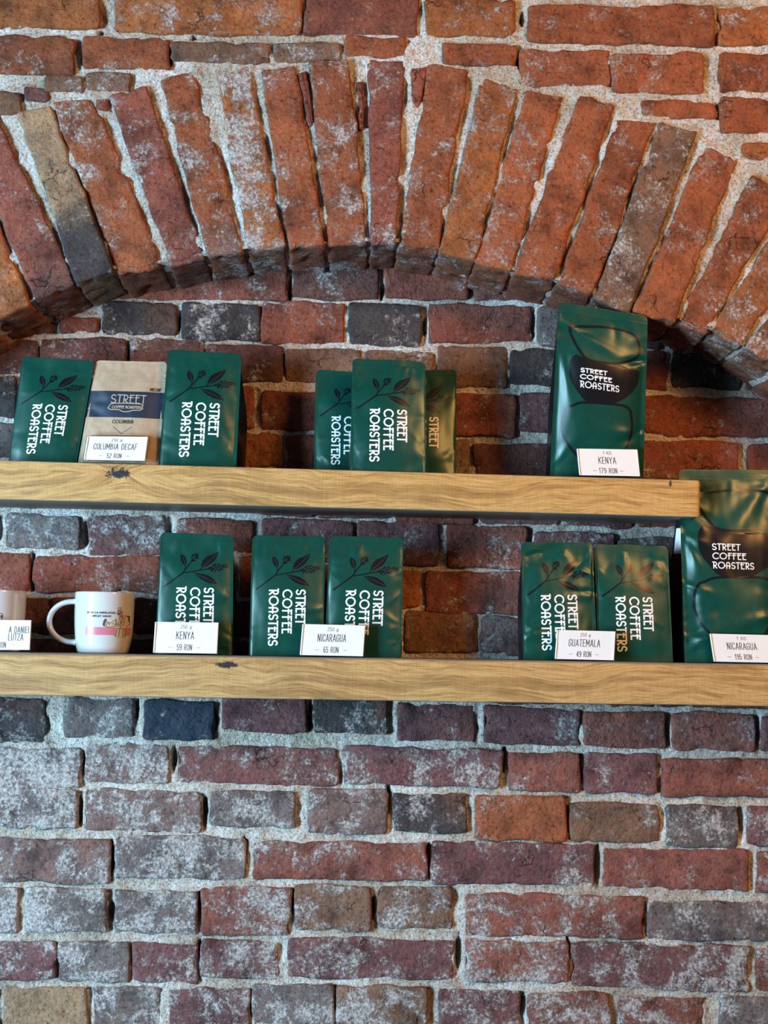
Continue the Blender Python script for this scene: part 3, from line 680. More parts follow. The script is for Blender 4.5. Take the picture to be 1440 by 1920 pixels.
# ------------------------------------------------------------------ coffee bags
class Bag:
    def __init__(s, pxTL, pxTR, pxBR, pxBL, Yf, depth, top, lean, bulge, seed, creases=None, fin=0.0022, seal=0.10, wr=1.0, bx=0.0):
        s.bx = bx
        xl = P(pxBL[0], pxBL[1], Yf).x; xr = P(pxBR[0], pxBR[1], Yf).x
        s.BL = Vector((xl, Yf, top(xl) + 0.0006)); s.BR = Vector((xr, Yf, top(xr) + 0.0006))
        s.TL = P(pxTL[0], pxTL[1], Yf + lean); s.TR = P(pxTR[0], pxTR[1], Yf + lean)
        s.Yf = Yf; s.D = depth; s.lean = lean; s.bulge = bulge; s.seed = seed
        s.W = (s.BR - s.BL).length; s.H = (s.TL - s.BL).length
        s.fin = fin / s.W; s.seal = seal; s.wr = wr
        s.root = (s.BL + s.BR) / 2 + Vector((0, depth / 2, 0))
        r = random.Random(seed); s.cr = []
        for k in range(15):
            ed = r.choice([0, 1]); u = r.uniform(0.02, 0.16) if ed == 0 else r.uniform(0.84, 0.98)
            v = r.choice([r.uniform(.10, .3), r.uniform(.3, .95), r.uniform(.75, .96)])
            ang = r.uniform(-0.9, 0.9) + (0 if ed == 0 else math.pi)
            s.cr.append((u, v, ang, r.uniform(.10, .26), r.uniform(.006, .017), r.choice([-1, 1]) * r.uniform(.0006, .0019) * wr))
        for k in range(4):                                  # folds hanging from the seal
            s.cr.append((r.uniform(.15, .85), s.seal * 0.9, math.pi / 2 + r.uniform(-.3, .3), r.uniform(.05, .13), r.uniform(.006, .014), r.choice([-1, 1]) * r.uniform(.0006, .0016) * wr))
        if creases: s.cr += creases
    def off(s, u, v):
        f = s.fin
        uu = (u - f) / (1 - 2 * f)
        if uu <= 0 or uu >= 1: su = 0.0
        else: su = 1 - abs(2 * uu - 1) ** 2.6
        p = sm(s.seal * 0.6, 0.42, v) * (1 - 0.45 * sm(0.80, 1.0, v))
        o = s.bulge * su * p
        for (cu, cv, an, ln, wd, am) in s.cr:
            du = (u - cu) * s.W; dv = (v - cv) * s.H; L_ = ln * s.H
            al = du * math.cos(an) + dv * math.sin(an); pe = -du * math.sin(an) + dv * math.cos(an)
            if -0.25 * L_ < al < 2.2 * L_ and abs(pe) < wd * 4:
                t = al / L_
                wloc = wd * (0.45 + 0.55 * max(0, t))
                o += am * math.exp(-(pe / wloc) ** 2) * math.exp(-(t - .35) ** 2 * 2.2)
        x = u * s.W; z = v * s.H; k = s.seed * 3.1
        amp = (0.5 + 0.8 * abs(2 * u - 1)) * s.wr
        o += noise.noise(Vector((x * 32, z * 15, k))) * 0.0024 * amp * sm(0.0, 0.15, v) * (0.35 if uu <= 0 or uu >= 1 else 1)
        o += noise.noise(Vector((x * 90, z * 38, k + 5))) * 0.0006 * amp
        o += noise.noise(Vector((x * 24, 0, k + 9))) * 0.0028 * (1 - sm(0.0, 0.3, v))
        return o
    def base(s, u, v):
        # rounded upper corners
        r = 0.0075; x = (u - .5) * s.W; zt = v * s.H; a = s.W / 2
        dx = max(abs(x) - (a - r), 0); dz = max(r - zt, 0)
        if dx > 0 and dz > 0:
            k = max(dx, dz) / math.hypot(dx, dz); x = math.copysign(a - r + dx * k, x); zt = r - dz * k
        u2 = x / s.W + .5; v2 = zt / s.H
        p = s.TL.lerp(s.TR, u2).lerp(s.BL.lerp(s.BR, u2), v2)
        p.z += noise.noise(Vector((u2 * s.W * 30, s.seed * 1.7, 0))) * 0.0012 * (1 - sm(0, .1, v))
        return p
    def front(s, u, v, lift=0.0):
        p = s.base(u, v); p.y -= s.off(u, v) + lift; return p
    def depth_at(s, v): return 0.0012 + s.D * sm(s.seal, 0.62, v) ** 0.8
    def mp(s, lift=0.00035):
        return lambda x, y: s.front(x / s.W, y / s.H, lift)       # x from the left edge, y down from the top, metres
    def build(s, name, label, group, mat, mat_side, seal_mat=None):
        e = empty(name, s.root, label, 'coffee bag', group); s.e = e; O = s.root
        rel = lambda p: p - O
        nu, nv = 56, 84
        us = [0, s.fin * .5, s.fin, s.fin * 1.6] + list(np.linspace(s.fin * 2.5, 1 - s.fin * 2.5, nu - 8)) + [1 - s.fin * 1.6, 1 - s.fin, 1 - s.fin * .5, 1]
        vs = list(np.linspace(0, 0.06, 8))[:-1] + list(np.linspace(0.06, 1, nv - 7))
        pts = [rel(s.front(u, v)) for v in vs for u in us]
        nu = len(us)
        link('front_panel', pts, grid_faces(nu, len(vs)), mat, e)
        # back panel
        ub = [k / 10 for k in range(11)]; vb = list(np.linspace(0, 1, 24))
        def backp(u, v):
            p = s.base(u, v); p.x += s.bx * s.depth_at(v) / s.D; p.y += s.depth_at(v) - (s.off(u, v) if v < s.seal else 0) + 0.0 ; return rel(p)
        link('back_panel', [backp(u, v) for v in vb for u in ub], grid_faces(11, len(vb)), mat_side, e)
        # folded gussets
        for sd in (0, 1):
            u0 = s.fin if sd == 0 else 1 - s.fin; sg = 1 if sd == 0 else -1
            pts = []
            for v in vb:
                a = s.front(u0, v); d = s.depth_at(v); bq = s.base(0.0 if sd == 0 else 1.0, v); bq.y += d; bq.x += s.bx * d / s.D
                for k in range(9):
                    t = k / 8; p = a.lerp(bq, t)
                    fold = (1 - abs(2 * t - 1))
                    p.x += sg * fold * (0.010 * (1 - sm(.45, .85, v)) - 0.0035 * sm(.5, .9, v)) * min(1, d / 0.02)
                    p.x += noise.noise(Vector((t * 4, v * 9, s.seed + sd))) * 0.0015 * fold
                    pts.append(rel(p))
            link('side_gusset', pts, grid_faces(9, len(vb)), mat_side, e)
        # bottom
        q = [rel(s.front(s.fin, 1)), rel(s.front(1 - s.fin, 1)), backp(1, 1), backp(0, 1)]
        link('flat_bottom', q, [(0, 1, 2, 3)], mat_side, e, False)
        # pressed seal band with fine ribs
        sv = list(np.linspace(0.004, s.seal * 0.55, 22)); su = list(np.linspace(0.004, 0.996, 30))
        pts = [rel(s.front(u, v, 0.00022 + (0.00022 if (j % 2) else 0))) for j, v in enumerate(sv) for u in su]
        link('top_seal', pts, grid_faces(30, 22), seal_mat or mat, e)
        return e

def rel_mp(bag, fn): return lambda x, y: fn(x, y) - bag.root

def branch_print(bag):
    W, H = bag.W, bag.H
    cv = lambda x, y: ((x - 55) / 645 * W, (y - 65) / 1045 * H)
    mp = rel_mp(bag, bag.mp(0.00022)); mb = MB()
    for pl, w0 in (([(112, 530), (190, 472), (262, 415)], 6), ([(262, 415), (300, 360), (345, 300)], 5), ([(262, 413), (340, 400), (410, 384), (520, 366)], 5), ([(280, 385), (285, 345)], 3), ([(412, 382), (428, 358)], 3)):
        ribbon(mb, [cv(*p) for p in pl], w0 / 645 * W, mp, 0.004)
    ribbon(mb, [cv(110, 532), cv(165, 492)], 7.5 / 645 * W, mp, 0.004)
    leafs = [[(287, 345), (262, 336), (245, 312), (236, 275), (245, 246), (272, 262), (290, 290), (295, 322)],
             [(425, 362), (420, 335), (438, 292), (468, 262), (520, 240), (568, 216), (562, 250), (548, 276), (520, 315), (482, 340), (450, 360)],
             [(360, 407), (420, 408), (478, 424), (530, 455), (548, 480), (566, 500), (520, 498), (470, 486), (425, 462), (388, 432)]]
    for lf in leafs: fill(mb, [cv(*p) for p in lf], mp, 16, 6)
    rb = random.Random(4)
    for (x, y) in [(345, 290), (335, 272), (352, 262), (365, 280), (355, 305), (372, 257), (378, 276), (386, 262), (346, 252), (388, 247), (368, 243), (362, 298), (390, 279), (338, 300),
                   (500, 370), (515, 385), (510, 357), (530, 340), (535, 365), (545, 387), (552, 350), (560, 372), (572, 328), (575, 350), (580, 378), (595, 362), (597, 337), (612, 351), (618, 332), (630, 354), (637, 335), (650, 346), (525, 372), (488, 366), (545, 330), (605, 372)]:
        r = rb.uniform(8, 10.5); fill(mb, [cv(x + r * math.cos(a * math.pi / 5), y + r * math.sin(a * math.pi / 5)) for a in range(10)], mp, 5, 3)
    mb.build('branch_print', M_BLACKP, bag.e)
    mp2 = rel_mp(bag, bag.mp(0.00035))
    for pl in ([(284, 335), (258, 268)], [(432, 355), (490, 305), (555, 235)], [(380, 417), (460, 450), (545, 488)]):
        mb = MB(); ribbon(mb, [cv(*p) for p in pl], 1.3 / 645 * W, mp2, 0.004)
        mb.build('leaf_vein_print', M_MIDRIB, bag.e)

def side_lettering(bag):
    W, H = bag.W, bag.H; f = bag.mp(0.00028)
    mp = lambda x, y: f(y, x) - bag.root           # text x runs down the bag, text y runs to the right
    mb = MB()
    for s_, u0, u1, v0, v1 in (('STREET', .624, .740, .452, .733), ('COFFEE', .443, .560, .452, .812), ('ROASTERS', .260, .375, .452, .915)):
        text(mb, s_, v0 * H, u0 * W, (u1 - u0) * W, (v1 - v0) * H, mp, 0.0106 * W, True, 0.17, seg=0.003)
    mb.build('lettering', M_WHITEP, bag.e)

def small_bag(TL, TR, BR, BL, Yf, top, label, group, seed, lean=0.010, depth=0.058, wr=0.55, bulge=0.006, creases=None, bx=0.0):
    bg = Bag(TL, TR, BR, BL, Yf, depth, top, lean, bulge, seed, creases, wr=wr, bx=bx)
    bg.build('coffee_bag', label, group, M_GREEN, M_DGREEN)
    branch_print(bg); side_lettering(bg); return bg

UG, LG = 'coffee bags on the upper shelf', 'coffee bags on the lower shelf'
small_bag((42, 668), (178, 676), (143, 866), (16, 863), 0.032, up_top, 'small green coffee bag at the far left of the upper shelf, beside the kraft bag', UG, 1, wr=.4)
small_bag((315, 655), (453, 664), (443, 874), (298, 871), 0.024, up_top, 'small green coffee bag directly right of the kraft bag on the upper shelf', UG, 2, bx=.009)
small_bag((592, 693), (717, 700), (717, 885), (588, 880), 0.056, up_top, 'small green coffee bag half hidden, left one behind the middle bag of the upper trio', UG, 3, depth=0.05, lean=0.012)
small_bag((724, 697), (856, 692), (855, 888), (722, 884), 0.058, up_top, 'small green coffee bag in shade, right one behind the middle of the upper trio', UG, 4, depth=0.05, lean=0.012)
small_bag((661, 671), (797, 679), (799, 886), (656, 881), 0.010, up_top, 'small green coffee bag standing in front of two others on the upper shelf', UG, 5, depth=0.042, lean=0.012)
small_bag((301, 998), (438, 1003), (436, 1227), (291, 1225), 0.030, lo_top, 'small green coffee bag beside the white mug, behind the 59 RON tag', LG, 6)
small_bag((473, 1004), (610, 1006), (606, 1229), (467, 1228), 0.030, lo_top, 'small green coffee bag, left of the touching pair behind the 65 RON tag', LG, 7)
small_bag((618, 1005), (757, 1008), (751, 1232), (608, 1230), 0.030, lo_top, 'small green coffee bag, right of the touching pair behind the 65 RON tag', LG, 8)
small_bag((977, 1017), (1110, 1016), (1121, 1237), (981, 1234), 0.028, lo_top, 'small creased green coffee bag, left of the pair behind the 49 RON tag', LG, 9, wr=1.0)
small_bag((1114, 1020), (1252, 1024), (1262, 1241), (1122, 1237), 0.032, lo_top, 'small olive-tinged green coffee bag, right of the pair behind the 49 RON tag', LG, 10)

# kraft bag
kb = Bag((180, 675), (314, 679), (297, 869), (146, 863), 0.030, 0.050, up_top, 0.016, 0.006, 21, None, 0.003, 0.05, 0.7)
kb.build('coffee_bag', 'brown kraft paper coffee bag with a navy band, second from left on the upper shelf', UG, M_KRAFT, M_KRAFT)
W, H = kb.W, kb.H
mpk = rel_mp(kb, kb.mp(0.0002)); mpk2 = rel_mp(kb, kb.mp(0.0004))
mb = MB(); fill(mb, [(.001 * W, .298 * H), (.999 * W, .298 * H), (.999 * W, .550 * H), (.001 * W, .550 * H)], mpk, 30, 40); mb.build('navy_band', M_NAVY, kb.e)
mb = MB()
for v in (.105, .112, .160, .168, .196):
    ribbon(mb, [(.02 * W, v * H), (.98 * W, v * H)], 0.0007, rel_mp(kb, kb.mp(0.0007)), 0.004)
mb.build('zip_closure', M_KRAFT, kb.e)
mb = MB(); fl = lambda x, y: mpk2(x, 2 * .0 + y)
def up_text(mb, s_, u0, u1, v0, v1, mp, hw, bag, deco=True, gap=.13, seg=.004, slope=0.0):
    W, H = bag.W, bag.H
    m2 = lambda x, y: mp(x, (v1 * H) - y + slope * (x - u0 * W))
    text(mb, s_, u0 * W, 0.0, (v1 - v0) * H, (u1 - u0) * W, m2, hw, deco, gap, seg=seg)
up_text(mb, 'STREET', .30, .76, .335, .412, mpk2, 0.0007, kb)
up_text(mb, 'COFFEE ROASTERS', .325, .715, .440, .462, mpk2, 0.0004, kb)
fr_ = [(.30, .425), (.34, .417), (.50, .413), (.70, .417), (.735, .428), (.725, .445), (.735, .462), (.70, .478), (.60, .480), (.56, .492), (.51, .496), (.46, .490), (.43, .478), (.31, .476), (.275, .462), (.29, .444), (.30, .425)]
ribbon(mb, [(a * W, b_ * H) for a, b_ in fr_], 0.0006, mpk2, 0.004)
mb.build('band_lettering', M_KGOLD, kb.e)
mb = MB()
up_text(mb, 'DECAF', .80, .945, .262, .287, mpk2, 0.0005, kb)
mb.build('small_lettering', M_INK, kb.e); mb = MB()
up_text(mb, 'COLUMBIA', .36, .63, .575, .605, mpk2, 0.0005, kb, gap=.2)
mb.build('small_lettering', M_INK, kb.e)
mb = MB(); ribbon(mb, [(.38 * W, .64 * H), (.495 * W, .705 * H), (.62 * W, .64 * H)], 0.0003, mpk2, 0.004)
mb.build('arrow_print', M_INK, kb.e)

# one-kilo bags
def big_bag(TL, TR, BR, BL, Yf, top, label, seed, group, creases, cvf, wr, outline_gap, lean=0.03, shape=None, bx=0.0):
    bg = Bag(TL, TR, BR, BL, Yf, 0.080, top, lean, 0.013, seed, creases, 0.005, 0.09, wr, bx=bx)
    bg.build('coffee_bag', label, group, M_GREEN, M_DGREEN)
    W, H = bg.W, bg.H; mp = rel_mp(bg, bg.mp(0.0003)); mp2 = rel_mp(bg, bg.mp(0.0006))
    c = lambda p: (p[0] * W, p[1] * H)
    def smooth(pts, n=6):
        out = []; m_ = len(pts)
        for i in range(m_):
            p0, p1, p2, p3 = pts[i - 1], pts[i], pts[(i + 1) % m_], pts[(i + 2) % m_]
            for k in range(n):
                t = k / n
                out.append(tuple(0.5 * ((2 * p1[a]) + (-p0[a] + p2[a]) * t + (2 * p0[a] - 5 * p1[a] + 4 * p2[a] - p3[a]) * t * t + (-p0[a] + 3 * p1[a] - 3 * p2[a] + p3[a]) * t ** 3) for a in (0, 1)))
        return out + [out[0]]
    mb = MB()
    cup_top = [(.14, .135), (.20, .125), (.55, .105), (.82, .120), (.90, .17), (.91, .24), (.80, .29), (.60, .32), (.36, .315), (.26, .27), (.17, .19)]
    ribbon(mb, [c(p) for p in smooth(cup_top)], 0.0019, mp, 0.004)
    mb.build('outline_print', M_BLACKP, bg.e); mb = MB()
    low = [(.20, .585), (.30, .565), (.55, .560), (.78, .568), (.84, .62), (.845, .72), (.78, .83), (.62, .92), (.38, .92), (.20, .83), (.11, .74), (.105, .65), (.14, .60)]
    ribbon(mb, [c(p) for p in smooth(low)], 0.0019, mp, 0.004)
    mb.build('outline_print', M_BLACKP, bg.e)
    mb = MB()
    blob = [(.22, .290), (.34, .310), (.60, .325), (.80, .330), (.90, .335), (.91, .40), (.86, .46), (.78, .51), (.66, .55), (.60, .560), (.36, .560), (.24, .50), (.16, .43), (.145, .36), (.17, .31)]
    fill(mb, [c(p) for p in smooth(blob, 4)], mp, 44, 34)
    mb.build('cup_print', M_BLACKP, bg.e)
    mb = MB()
    for s_, u0, u1, v0, v1 in cvf:
        up_text(mb, s_, u0, u1, v0, v1, mp2, 0.00075, bg, True, .17, slope=outline_gap)
    mb.build('lettering', M_WHITEP, bg.e)
    # white panel and bean marks on the left gusset
    def gm(t, v):
        a = bg.front(bg.fin, v); d = bg.depth_at(v); bq = bg.base(0, v); bq.y += d; bq.x += bg.bx * d / bg.D
        p = a.lerp(bq, t); p.x += (1 - abs(2 * t - 1)) * (0.010 * (1 - sm(.45, .85, v)) - 0.0035 * sm(.5, .9, v)) * min(1, d / .02) - 0.0012; return p - bg.root
    for v in shape or ():
        mb = MB()
        if len(v) == 2: mb.grid([gm(t, vv) for vv in np.linspace(v[0], v[1], 10) for t in np.linspace(.12, .9, 7)], 7, 10)
        else: fill(mb, [(v[0] + v[2] * 3.0 * math.cos(a * math.pi / 8), v[1] + v[2] * math.sin(a * math.pi / 8)) for a in range(16)], gm, 8, 5)
        mb.build('gusset_label' if len(v) == 2 else 'bean_print', M_CARD, bg.e)
    return bg
big_bag((1047, 566), (1215, 592), (1206, 894), (1031, 890), 0.028, up_top, 'tall green one kilo coffee bag at the right end of the upper shelf', 31, UG,
        [(.15, .14, .42, .35, .010, .0022), (.97, .27, 2.85, .12, .006, -.0045), (.95, .72, 3.1, .20, .010, .002), (.95, .70, 2.5, .18, .008, -.002), (.08, .35, 1.35, .3, .010, .0022), (.06, .9, -.9, .15, .008, .002)],
        (('STREET', .270, .550, .366, .388), ('COFFEE', .265, .605, .402, .425), ('ROASTERS', .270, .690, .441, .475)), 0.5, 0.045, lean=-0.049, bx=0.004, shape=[(.5, .46, .012), (.5, .62, .02)])
big_bag((1272, 880), (1478, 882), (1478, 1247), (1284, 1243), 0.026, lo_top, 'large creased green coffee bag at the right edge of the lower shelf', 32, LG,
        [(.03, .34, .5, .10, .008, .003), (.06, .40, 1.2, .12, .008, .003), (.03, .60, .35, .13, .007, .0035), (.04, .87, .1, .10, .007, .0035), (.05, .93, -.6, .12, .007, .003), (.10, .70, 1.5, .2, .014, -.0025), (.75, .12, 2.2, .35, .02, .004), (.95, .74, 2.9, .2, .009, .003), (.1, .2, .7, .2, .012, -.003)],
        (('STREET', .272, .525, .390, .420), ('COFFEE', .272, .580, .437, .467), ('ROASTERS', .275, .655, .484, .515)), 1.0, 0.020, lean=0.004, shape=[(.30, .43), (.5, .52, .022)])

# ------------------------------------------------------------------ price tags
def tag_stand(TL, TR, BR, BL, Yc, top, lines, label, block=0.0):
    """clear acrylic stand with a printed white card; lines: (text, centre u, baseline v, height, hw, width)"""
    xm = P((BL[0] + BR[0]) / 2, BL[1], Yc).x
    root = Vector((xm, Yc + 0.006, top(xm) + 0.0003))
    q = [P(*TL, Yc + 0.004), P(*TR, Yc + 0.004), P(*BR, Yc), P(*BL, Yc)]
    low = top(xm) + 0.0022
    for i in (2, 3): q[i].z = max(q[i].z, low)
    e = empty('price_tag', root, label, 'price tag', 'price tags standing on the shelves')
    R = lambda p: p - root
    def qp(u, v, y=0.0):
        p = q[0].lerp(q[1], u).lerp(q[3].lerp(q[2], u), v); p = p.copy(); p.y += y; return R(p)
    W = (q[1] - q[0]).length; H = (q[0] - q[3]).length
    # card
    mb = MB(); n = 8
    cf = lambda u, v: noise.noise(Vector((u * 2 + xm * 30, v * 2, 1))) * 0.0006
    mb.grid([qp(u, v, cf(u, v)) for v in np.linspace(0, 1, n) for u in np.linspace(0.008, 0.992, n)], n, n)
    mb.grid([qp(u, v, cf(u, v) + 0.0004) for v in np.linspace(0, 1, n) for u in np.linspace(0.008, 0.992, n)], n, n)
    mb.build('card', M_CARD, e)
    # acrylic: sheet behind, folded foot, two rolled side channels
    mb = MB()
    def slab(u0, u1, v0, v1, y0, y1):
        c = [qp(u0, v0, y0), qp(u1, v0, y0), qp(u1, v1, y0), qp(u0, v1, y0), qp(u0, v0, y1), qp(u1, v0, y1), qp(u1, v1, y1), qp(u0, v1, y1)]
        o = len(mb.v); mb.v += c
        for f_ in ((3, 2, 1, 0), (4, 5, 6, 7), (0, 1, 5, 4), (1, 2, 6, 5), (2, 3, 7, 6), (3, 0, 4, 7)): mb.f.append(tuple(o + i for i in f_))
    slab(-0.012, 1.012, -0.03, 1.0, 0.0012, 0.0026)
    fy = max(block, 0.016)
    zb = Vector((0, 0, 0))
    x0, x1 = qp(-.012, 1).x, qp(1.012, 1).x
    o = len(mb.v); h0, h1 = 0.0, 0.0016; ya, yb = q[2].y - root.y - 0.0012, q[2].y - root.y + fy
    mb.v += [Vector(c) for c in ((x0, ya, h0), (x1, ya, h0), (x1, yb, h0), (x0, yb, h0), (x0, ya, h1), (x1, ya, h1), (x1, yb, h1), (x0, yb, h1))]
    for f_ in ((3, 2, 1, 0), (4, 5, 6, 7), (0, 1, 5, 4), (1, 2, 6, 5), (2, 3, 7, 6), (3, 0, 4, 7)): mb.f.append(tuple(o + i for i in f_))
    if block:
        slab(-0.012, 1.012, -0.035, -0.012, -0.001, block); slab(1.008, 1.022, -0.03, 1.0, -0.001, block); slab(-0.022, -0.008, -0.03, 1.0, -0.001, block)
    mb.build('acrylic_holder', M_ACRYL, e, False)
    # thin turned strips at the card's sides
    for (a, b_) in ((0.0, 0.028), (0.965, 0.994)):
        mb = MB(); mb.grid([qp(u, v, -0.0004 - 0.0011 * math.sin(math.pi * (u - a) / (b_ - a))) for v in (0.01, .5, .99) for u in np.linspace(a, b_, 6)], 6, 3)
        mb.build('folded_card_edge', M_CARD, e)
    mb = MB()
    for (s_, uc_, vb_, h, hw, wd) in lines:
        m2 = lambda x, y: qp(x / W, vb_ - y / H, cf(x / W, vb_ - y / H) - 0.00018)
        text(mb, s_, uc_ * W, 0, h * H, wd * W if wd else None, m2, hw, False, 0.20, 'c', seg=0.02)
    mb.build('lettering', M_INK, e)
    return e
def std(top, name, wn, price, wp, tw=.17):
    return [(top, .49, .205, .115, .00022, tw), (name, .48, .545, .235, .00042, wn), (price, .48, .905, .185, .00036, wp), ('-', .26, .905, .185, .00022, .06), ('-', .70, .905, .185, .00022, .06)]
tag_stand((164, 818), (279, 819), (273, 864), (157, 862), 0.012, up_top, std('250 g', 'COLUMBIA DECAF', .70, '52 RON', .23), 'price tag reading COLUMBIA DECAF in a thick clear block before the kraft bag', block=0.012)
tag_stand((1081, 841), (1196, 843), (1201, 893), (1086, 891), 0.003, up_top, std('1 KG', 'KENYA', .28, '179 RON', .29, .13), 'price tag reading KENYA 179 RON at the right end of the upper shelf')
tag_stand((-60, 1162), (60, 1163), (57, 1218.5), (-63, 1221), 0.008, lo_top, [('A DANIEL', .815, .43, .21, .00042, .33), ('LUTZA', .76, .675, .21, .00042, .23), ('RON', .56, .925, .185, .00036, .10), ('-', .73, .90, .185, .00022, .06)], 'price tag cut off by the left edge of the photo, before the half-seen mug')
tag_stand((291, 1166), (411, 1167.5), (408, 1225.5), (287, 1225), 0.006, lo_top, std('250 g', 'KENYA', .27, '59 RON', .23), 'price tag reading KENYA 59 RON on the lower shelf')
tag_stand((567, 1170), (686, 1173), (682, 1232.5), (562, 1230.5), 0.006, lo_top, std('250 g', 'NICARAGUA', .44, '65 RON', .23), 'price tag reading NICARAGUA 65 RON before the touching pair of bags')
tag_stand((1044, 1181), (1155, 1184), (1152, 1239.5), (1040, 1235.5), 0.006, lo_top, std('250 g', 'GUATEMALA', .52, '49 RON', .24), 'price tag reading GUATEMALA 49 RON on the lower shelf')
tag_stand((1330, 1188), (1450, 1191), (1457, 1247), (1338, 1244), 0.006, lo_top, std('1 KG', 'NICARAGUA', .46, '195 RON', .26, .14), 'price tag reading NICARAGUA 195 RON at the right edge of the photo')

# ------------------------------------------------------------------ mugs
def mug(cxp, topy, half, Yc, label, handle):
    cw_ = P(cxp, 1170, Yc); z0 = lo_top(cw_.x) + 0.0004; zt = P(cxp, topy, Yc).z
    R = (P(cxp + half, 1170, Yc).x - P(cxp - half, 1170, Yc).x) / 2; Hh = zt - z0
    root = Vector((cw_.x, Yc, z0)); e = empty('coffee_mug', root, label, 'mug', 'white mugs on the lower shelf')
    prof = [(0, .012), (.60, .012), (.74, .0), (.82, .0), (.86, .02), (.905, .10), (.94, .20), (.965, .32), (.985, .46), (.997, .62), (1.0, .80), (1.0, .95), (1.0, .985), (.99, 1.0), (.97, 1.0), (.955, .985), (.95, .9), (.94, .5), (.88, .15), (.6, .06), (0, .055)]
    n = 72; vs = []
    for r, h in prof:
        for k in range(n): a = 2 * math.pi * k / n; vs.append((R * r * math.cos(a), R * r * math.sin(a), Hh * h))
    link('cup_body', vs, grid_faces(n, len(prof), 0, True), M_CERAM, e)
    def rad(h): return R * float(np.interp(h, [0, .02, .10, .20, .32, .46, .62, .8, 1], [.82, .86, .905, .94, .965, .985, .997, 1, 1]))
    if handle:
        path = []
        for k in range(21):
            t = k / 20; a = math.radians(78 + 204 * t)
            path.append((-R * 0.985 - 0.0035 + R * 0.78 * math.cos(a) * (1 if math.cos(a) < 0 else .5), Hh * (.505 + .335 * math.sin(a) * (1.0 + .0 * t))))
        path[0] = (-R * 0.95, Hh * .845); path[-1] = (-R * .91, Hh * .165)
        vs = []; m_ = 14
        for k, (x, z) in enumerate(path):
            a = path[max(0, k - 1)]; c = path[min(len(path) - 1, k + 1)]
            tx, tz = c[0] - a[0], c[1] - a[1]; l_ = math.hypot(tx, tz); nx_, nz_ = -tz / l_, tx / l_
            g = 1.25 if k in (0, 20) else 1.0
            for i in range(m_):
                b_ = 2 * math.pi * i / m_
                vs.append((x + nx_ * 0.0042 * g * math.cos(b_), 0.0068 * g * math.sin(b_), z + nz_ * 0.0042 * g * math.cos(b_)))
        link('handle', vs, grid_faces(m_, len(path), 0, True), M_CERAM, e)
    def mp(lift):
        def f(x, y):                       # x,y: photo pixels on the mug's print
            s_ = max(-.985, min(.985, (x - cxp) / half)); a = math.asin(s_)
            p = P(cxp, y, Yc - R); h = max(0, min(1, (p.z - z0) / Hh)); r = rad(h) + lift
            return Vector((r * math.sin(a), -r * math.cos(a), h * Hh))
        return f
    return e, mp

e1, mpf = mug(195, 1111, 55.6, 0.062, 'white mug with a pink band and a robed figure, left of the first green bag', True)
c16 = lambda x, y: (165 + x / 16, 1125 + y / 16)
def polyp(mb, pts, hw, mp): ribbon(mb, [c16(*p) for p in pts], hw, mp, 1.5)
mb = MB()
for (xa, xb) in ((50, 1340),):
    a, b_ = c16(xa, 815), c16(xb, 1050); mb.grid([mpf(.00015)(x, y) for y in np.linspace(a[1], b_[1], 8) for x in np.linspace(a[0], b_[0], 30)], 30, 8)
mb.build('pink_band', M_PINK, e1)
mb = MB(); f5 = mpf(.0003)
robe = [(950, 860), (985, 800), (940, 720), (800, 790), (700, 800), (655, 790), (640, 700), (690, 640), (780, 690), (880, 640), (950, 580), (1030, 480), (1150, 430), (1240, 480), (1290, 560), (1300, 700), (1200, 790), (1200, 860), (1220, 960), (1190, 1100), (960, 1090), (955, 960)]
fill(mb, [c16(*p) for p in [(1030, 490), (1100, 450), (1160, 430), (1240, 480), (1290, 560), (1300, 700), (1205, 800), (1205, 880), (1215, 980), (1190, 1110), (965, 1110), (950, 960), (960, 860), (985, 800), (950, 700), (940, 600)]], f5, 26, 8)
fill(mb, [c16(*p) for p in [(960, 580), (970, 730), (900, 780), (800, 812), (690, 800), (650, 770), (655, 660), (690, 640), (770, 690), (860, 650)]], f5, 14, 8)
mb.build('robe_print', M_ROBE, e1)
mb = MB(); f7 = mpf(.0004)
fill(mb, [c16(*p) for p in [(1000, 310), (1050, 300), (1100, 330), (1115, 400), (1130, 430), (1150, 520), (1100, 590), (1060, 520), (1060, 470), (1010, 450), (975, 380)]], f7, 12, 5)
mb.build('face_print', M_SKIN, e1)
mb = MB(); f9 = mpf(.0005)
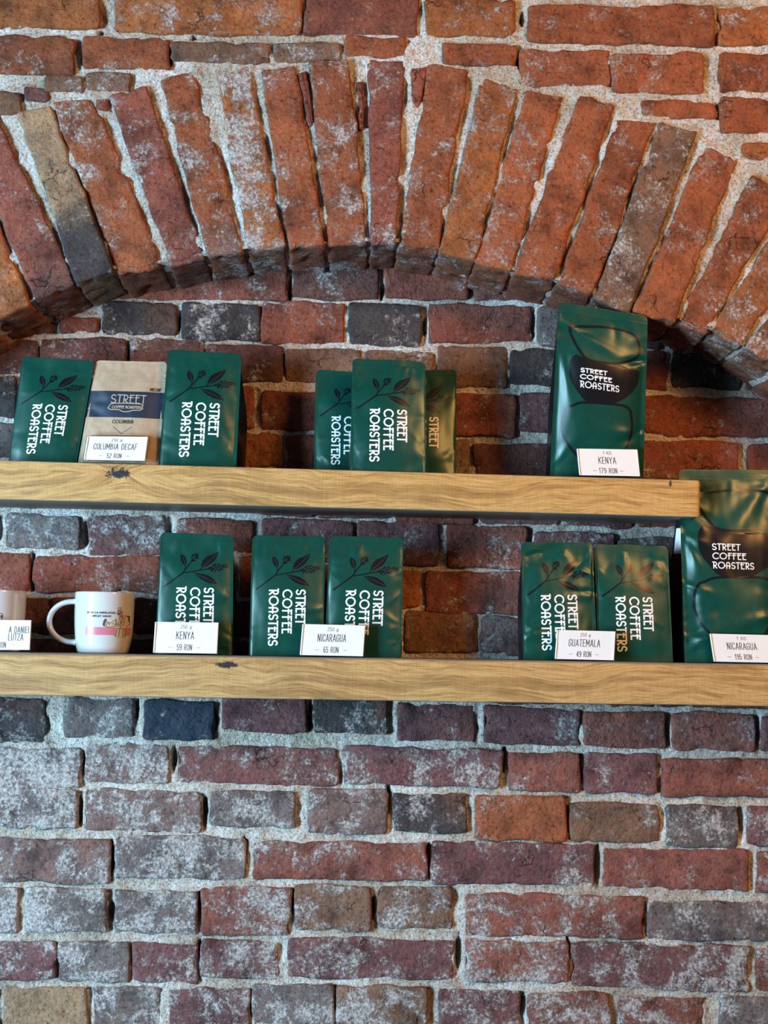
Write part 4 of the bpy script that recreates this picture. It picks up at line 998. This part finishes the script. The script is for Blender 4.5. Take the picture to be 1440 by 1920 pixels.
for pl in ([(1000, 290), (985, 250), (1010, 215), (1060, 215), (1075, 250), (1050, 290), (1000, 290)], [(975, 380), (990, 320), (1040, 300), (1090, 320), (1110, 370)], [(1130, 430), (1100, 560), (1080, 700)],
           [(1030, 490), (1060, 620), (1085, 700), (1150, 600), (1185, 470)], [(955, 570), (860, 645), (770, 692), (690, 640)], [(950, 700), (960, 760), (860, 800), (740, 812), (600, 770)], [(950, 580), (945, 680), (1040, 780)],
           [(1085, 700), (1085, 840)], [(985, 840), (1200, 850)], [(985, 870), (955, 1090)], [(1060, 860), (1040, 1100)], [(1150, 860), (1160, 1100)], [(1200, 860), (1220, 1090)], [(1000, 640), (1050, 740)], [(1180, 620), (1130, 760)],
           [(1240, 480), (1290, 560), (1305, 700), (1230, 790)], [(840, 700), (930, 730)], [(650, 660), (690, 700), (680, 770)], [(720, 690), (780, 740)], [(1180, 440), (1240, 480)]):
    polyp(mb, pl, .00030, lambda x, y: None) if False else ribbon(mb, [c16(*p) for p in pl], 0.42, f9, 2.0)
for pl in ([(1000, 400), (1080, 370)], [(1010, 425), (1040, 415)], [(1070, 480), (1075, 470)]): ribbon(mb, [c16(*p) for p in pl], 1.1, f9, 2.0)
fill(mb, [c16(*p) for p in [(655, 545), (690, 610), (650, 700), (640, 790), (580, 770), (585, 700), (610, 600)]], f7, 8, 4)
ribbon(mb, [c16(1250, 470), c16(1290, 470), c16(1270, 560), c16(1290, 620)], 1.0, f9, 2.0)
mb.build('figure_line_print', M_SEPIA, e1)
mb = MB()
text(mb, 'SPOR LA CAFELUTZA,', 171.6, -1150.2, 3.0, 52, lambda x, y: f9(x, -y), 0.38, False, .16, seg=2)
text(mb, 'SUFLET CALD!', 180, -1156.6, 3.0, 35, lambda x, y: f9(x, -y), 0.38, False, .16, seg=2)
mb.build('lettering', M_INK, e1)

e2, mpg = mug(-12, 1107, 58.5, 0.062, 'half-seen white mug at the left photo edge, behind a price tag', False)
mb = MB(); g9 = mpg(.0003)
for pl in ([(-20, 1151), (4, 1150)], [(6, 1150), (7, 1141), (8, 1150)], [(4, 1150), (3, 1156), (8, 1158), (13, 1156), (16, 1152), (12, 1149), (8, 1150)], [(1, 1162), (4, 1156)], [(8, 1162), (8, 1158)], [(15, 1162), (14, 1156)], [(-10, 1160), (-6, 1150)]):
    ribbon(mb, pl, .5, g9, 2)
fill(mb, [(12, 1153), (16, 1153), (17, 1158), (13, 1158)], g9, 4, 2)
mb.build('figure_line_print', M_SEPIA, e2)
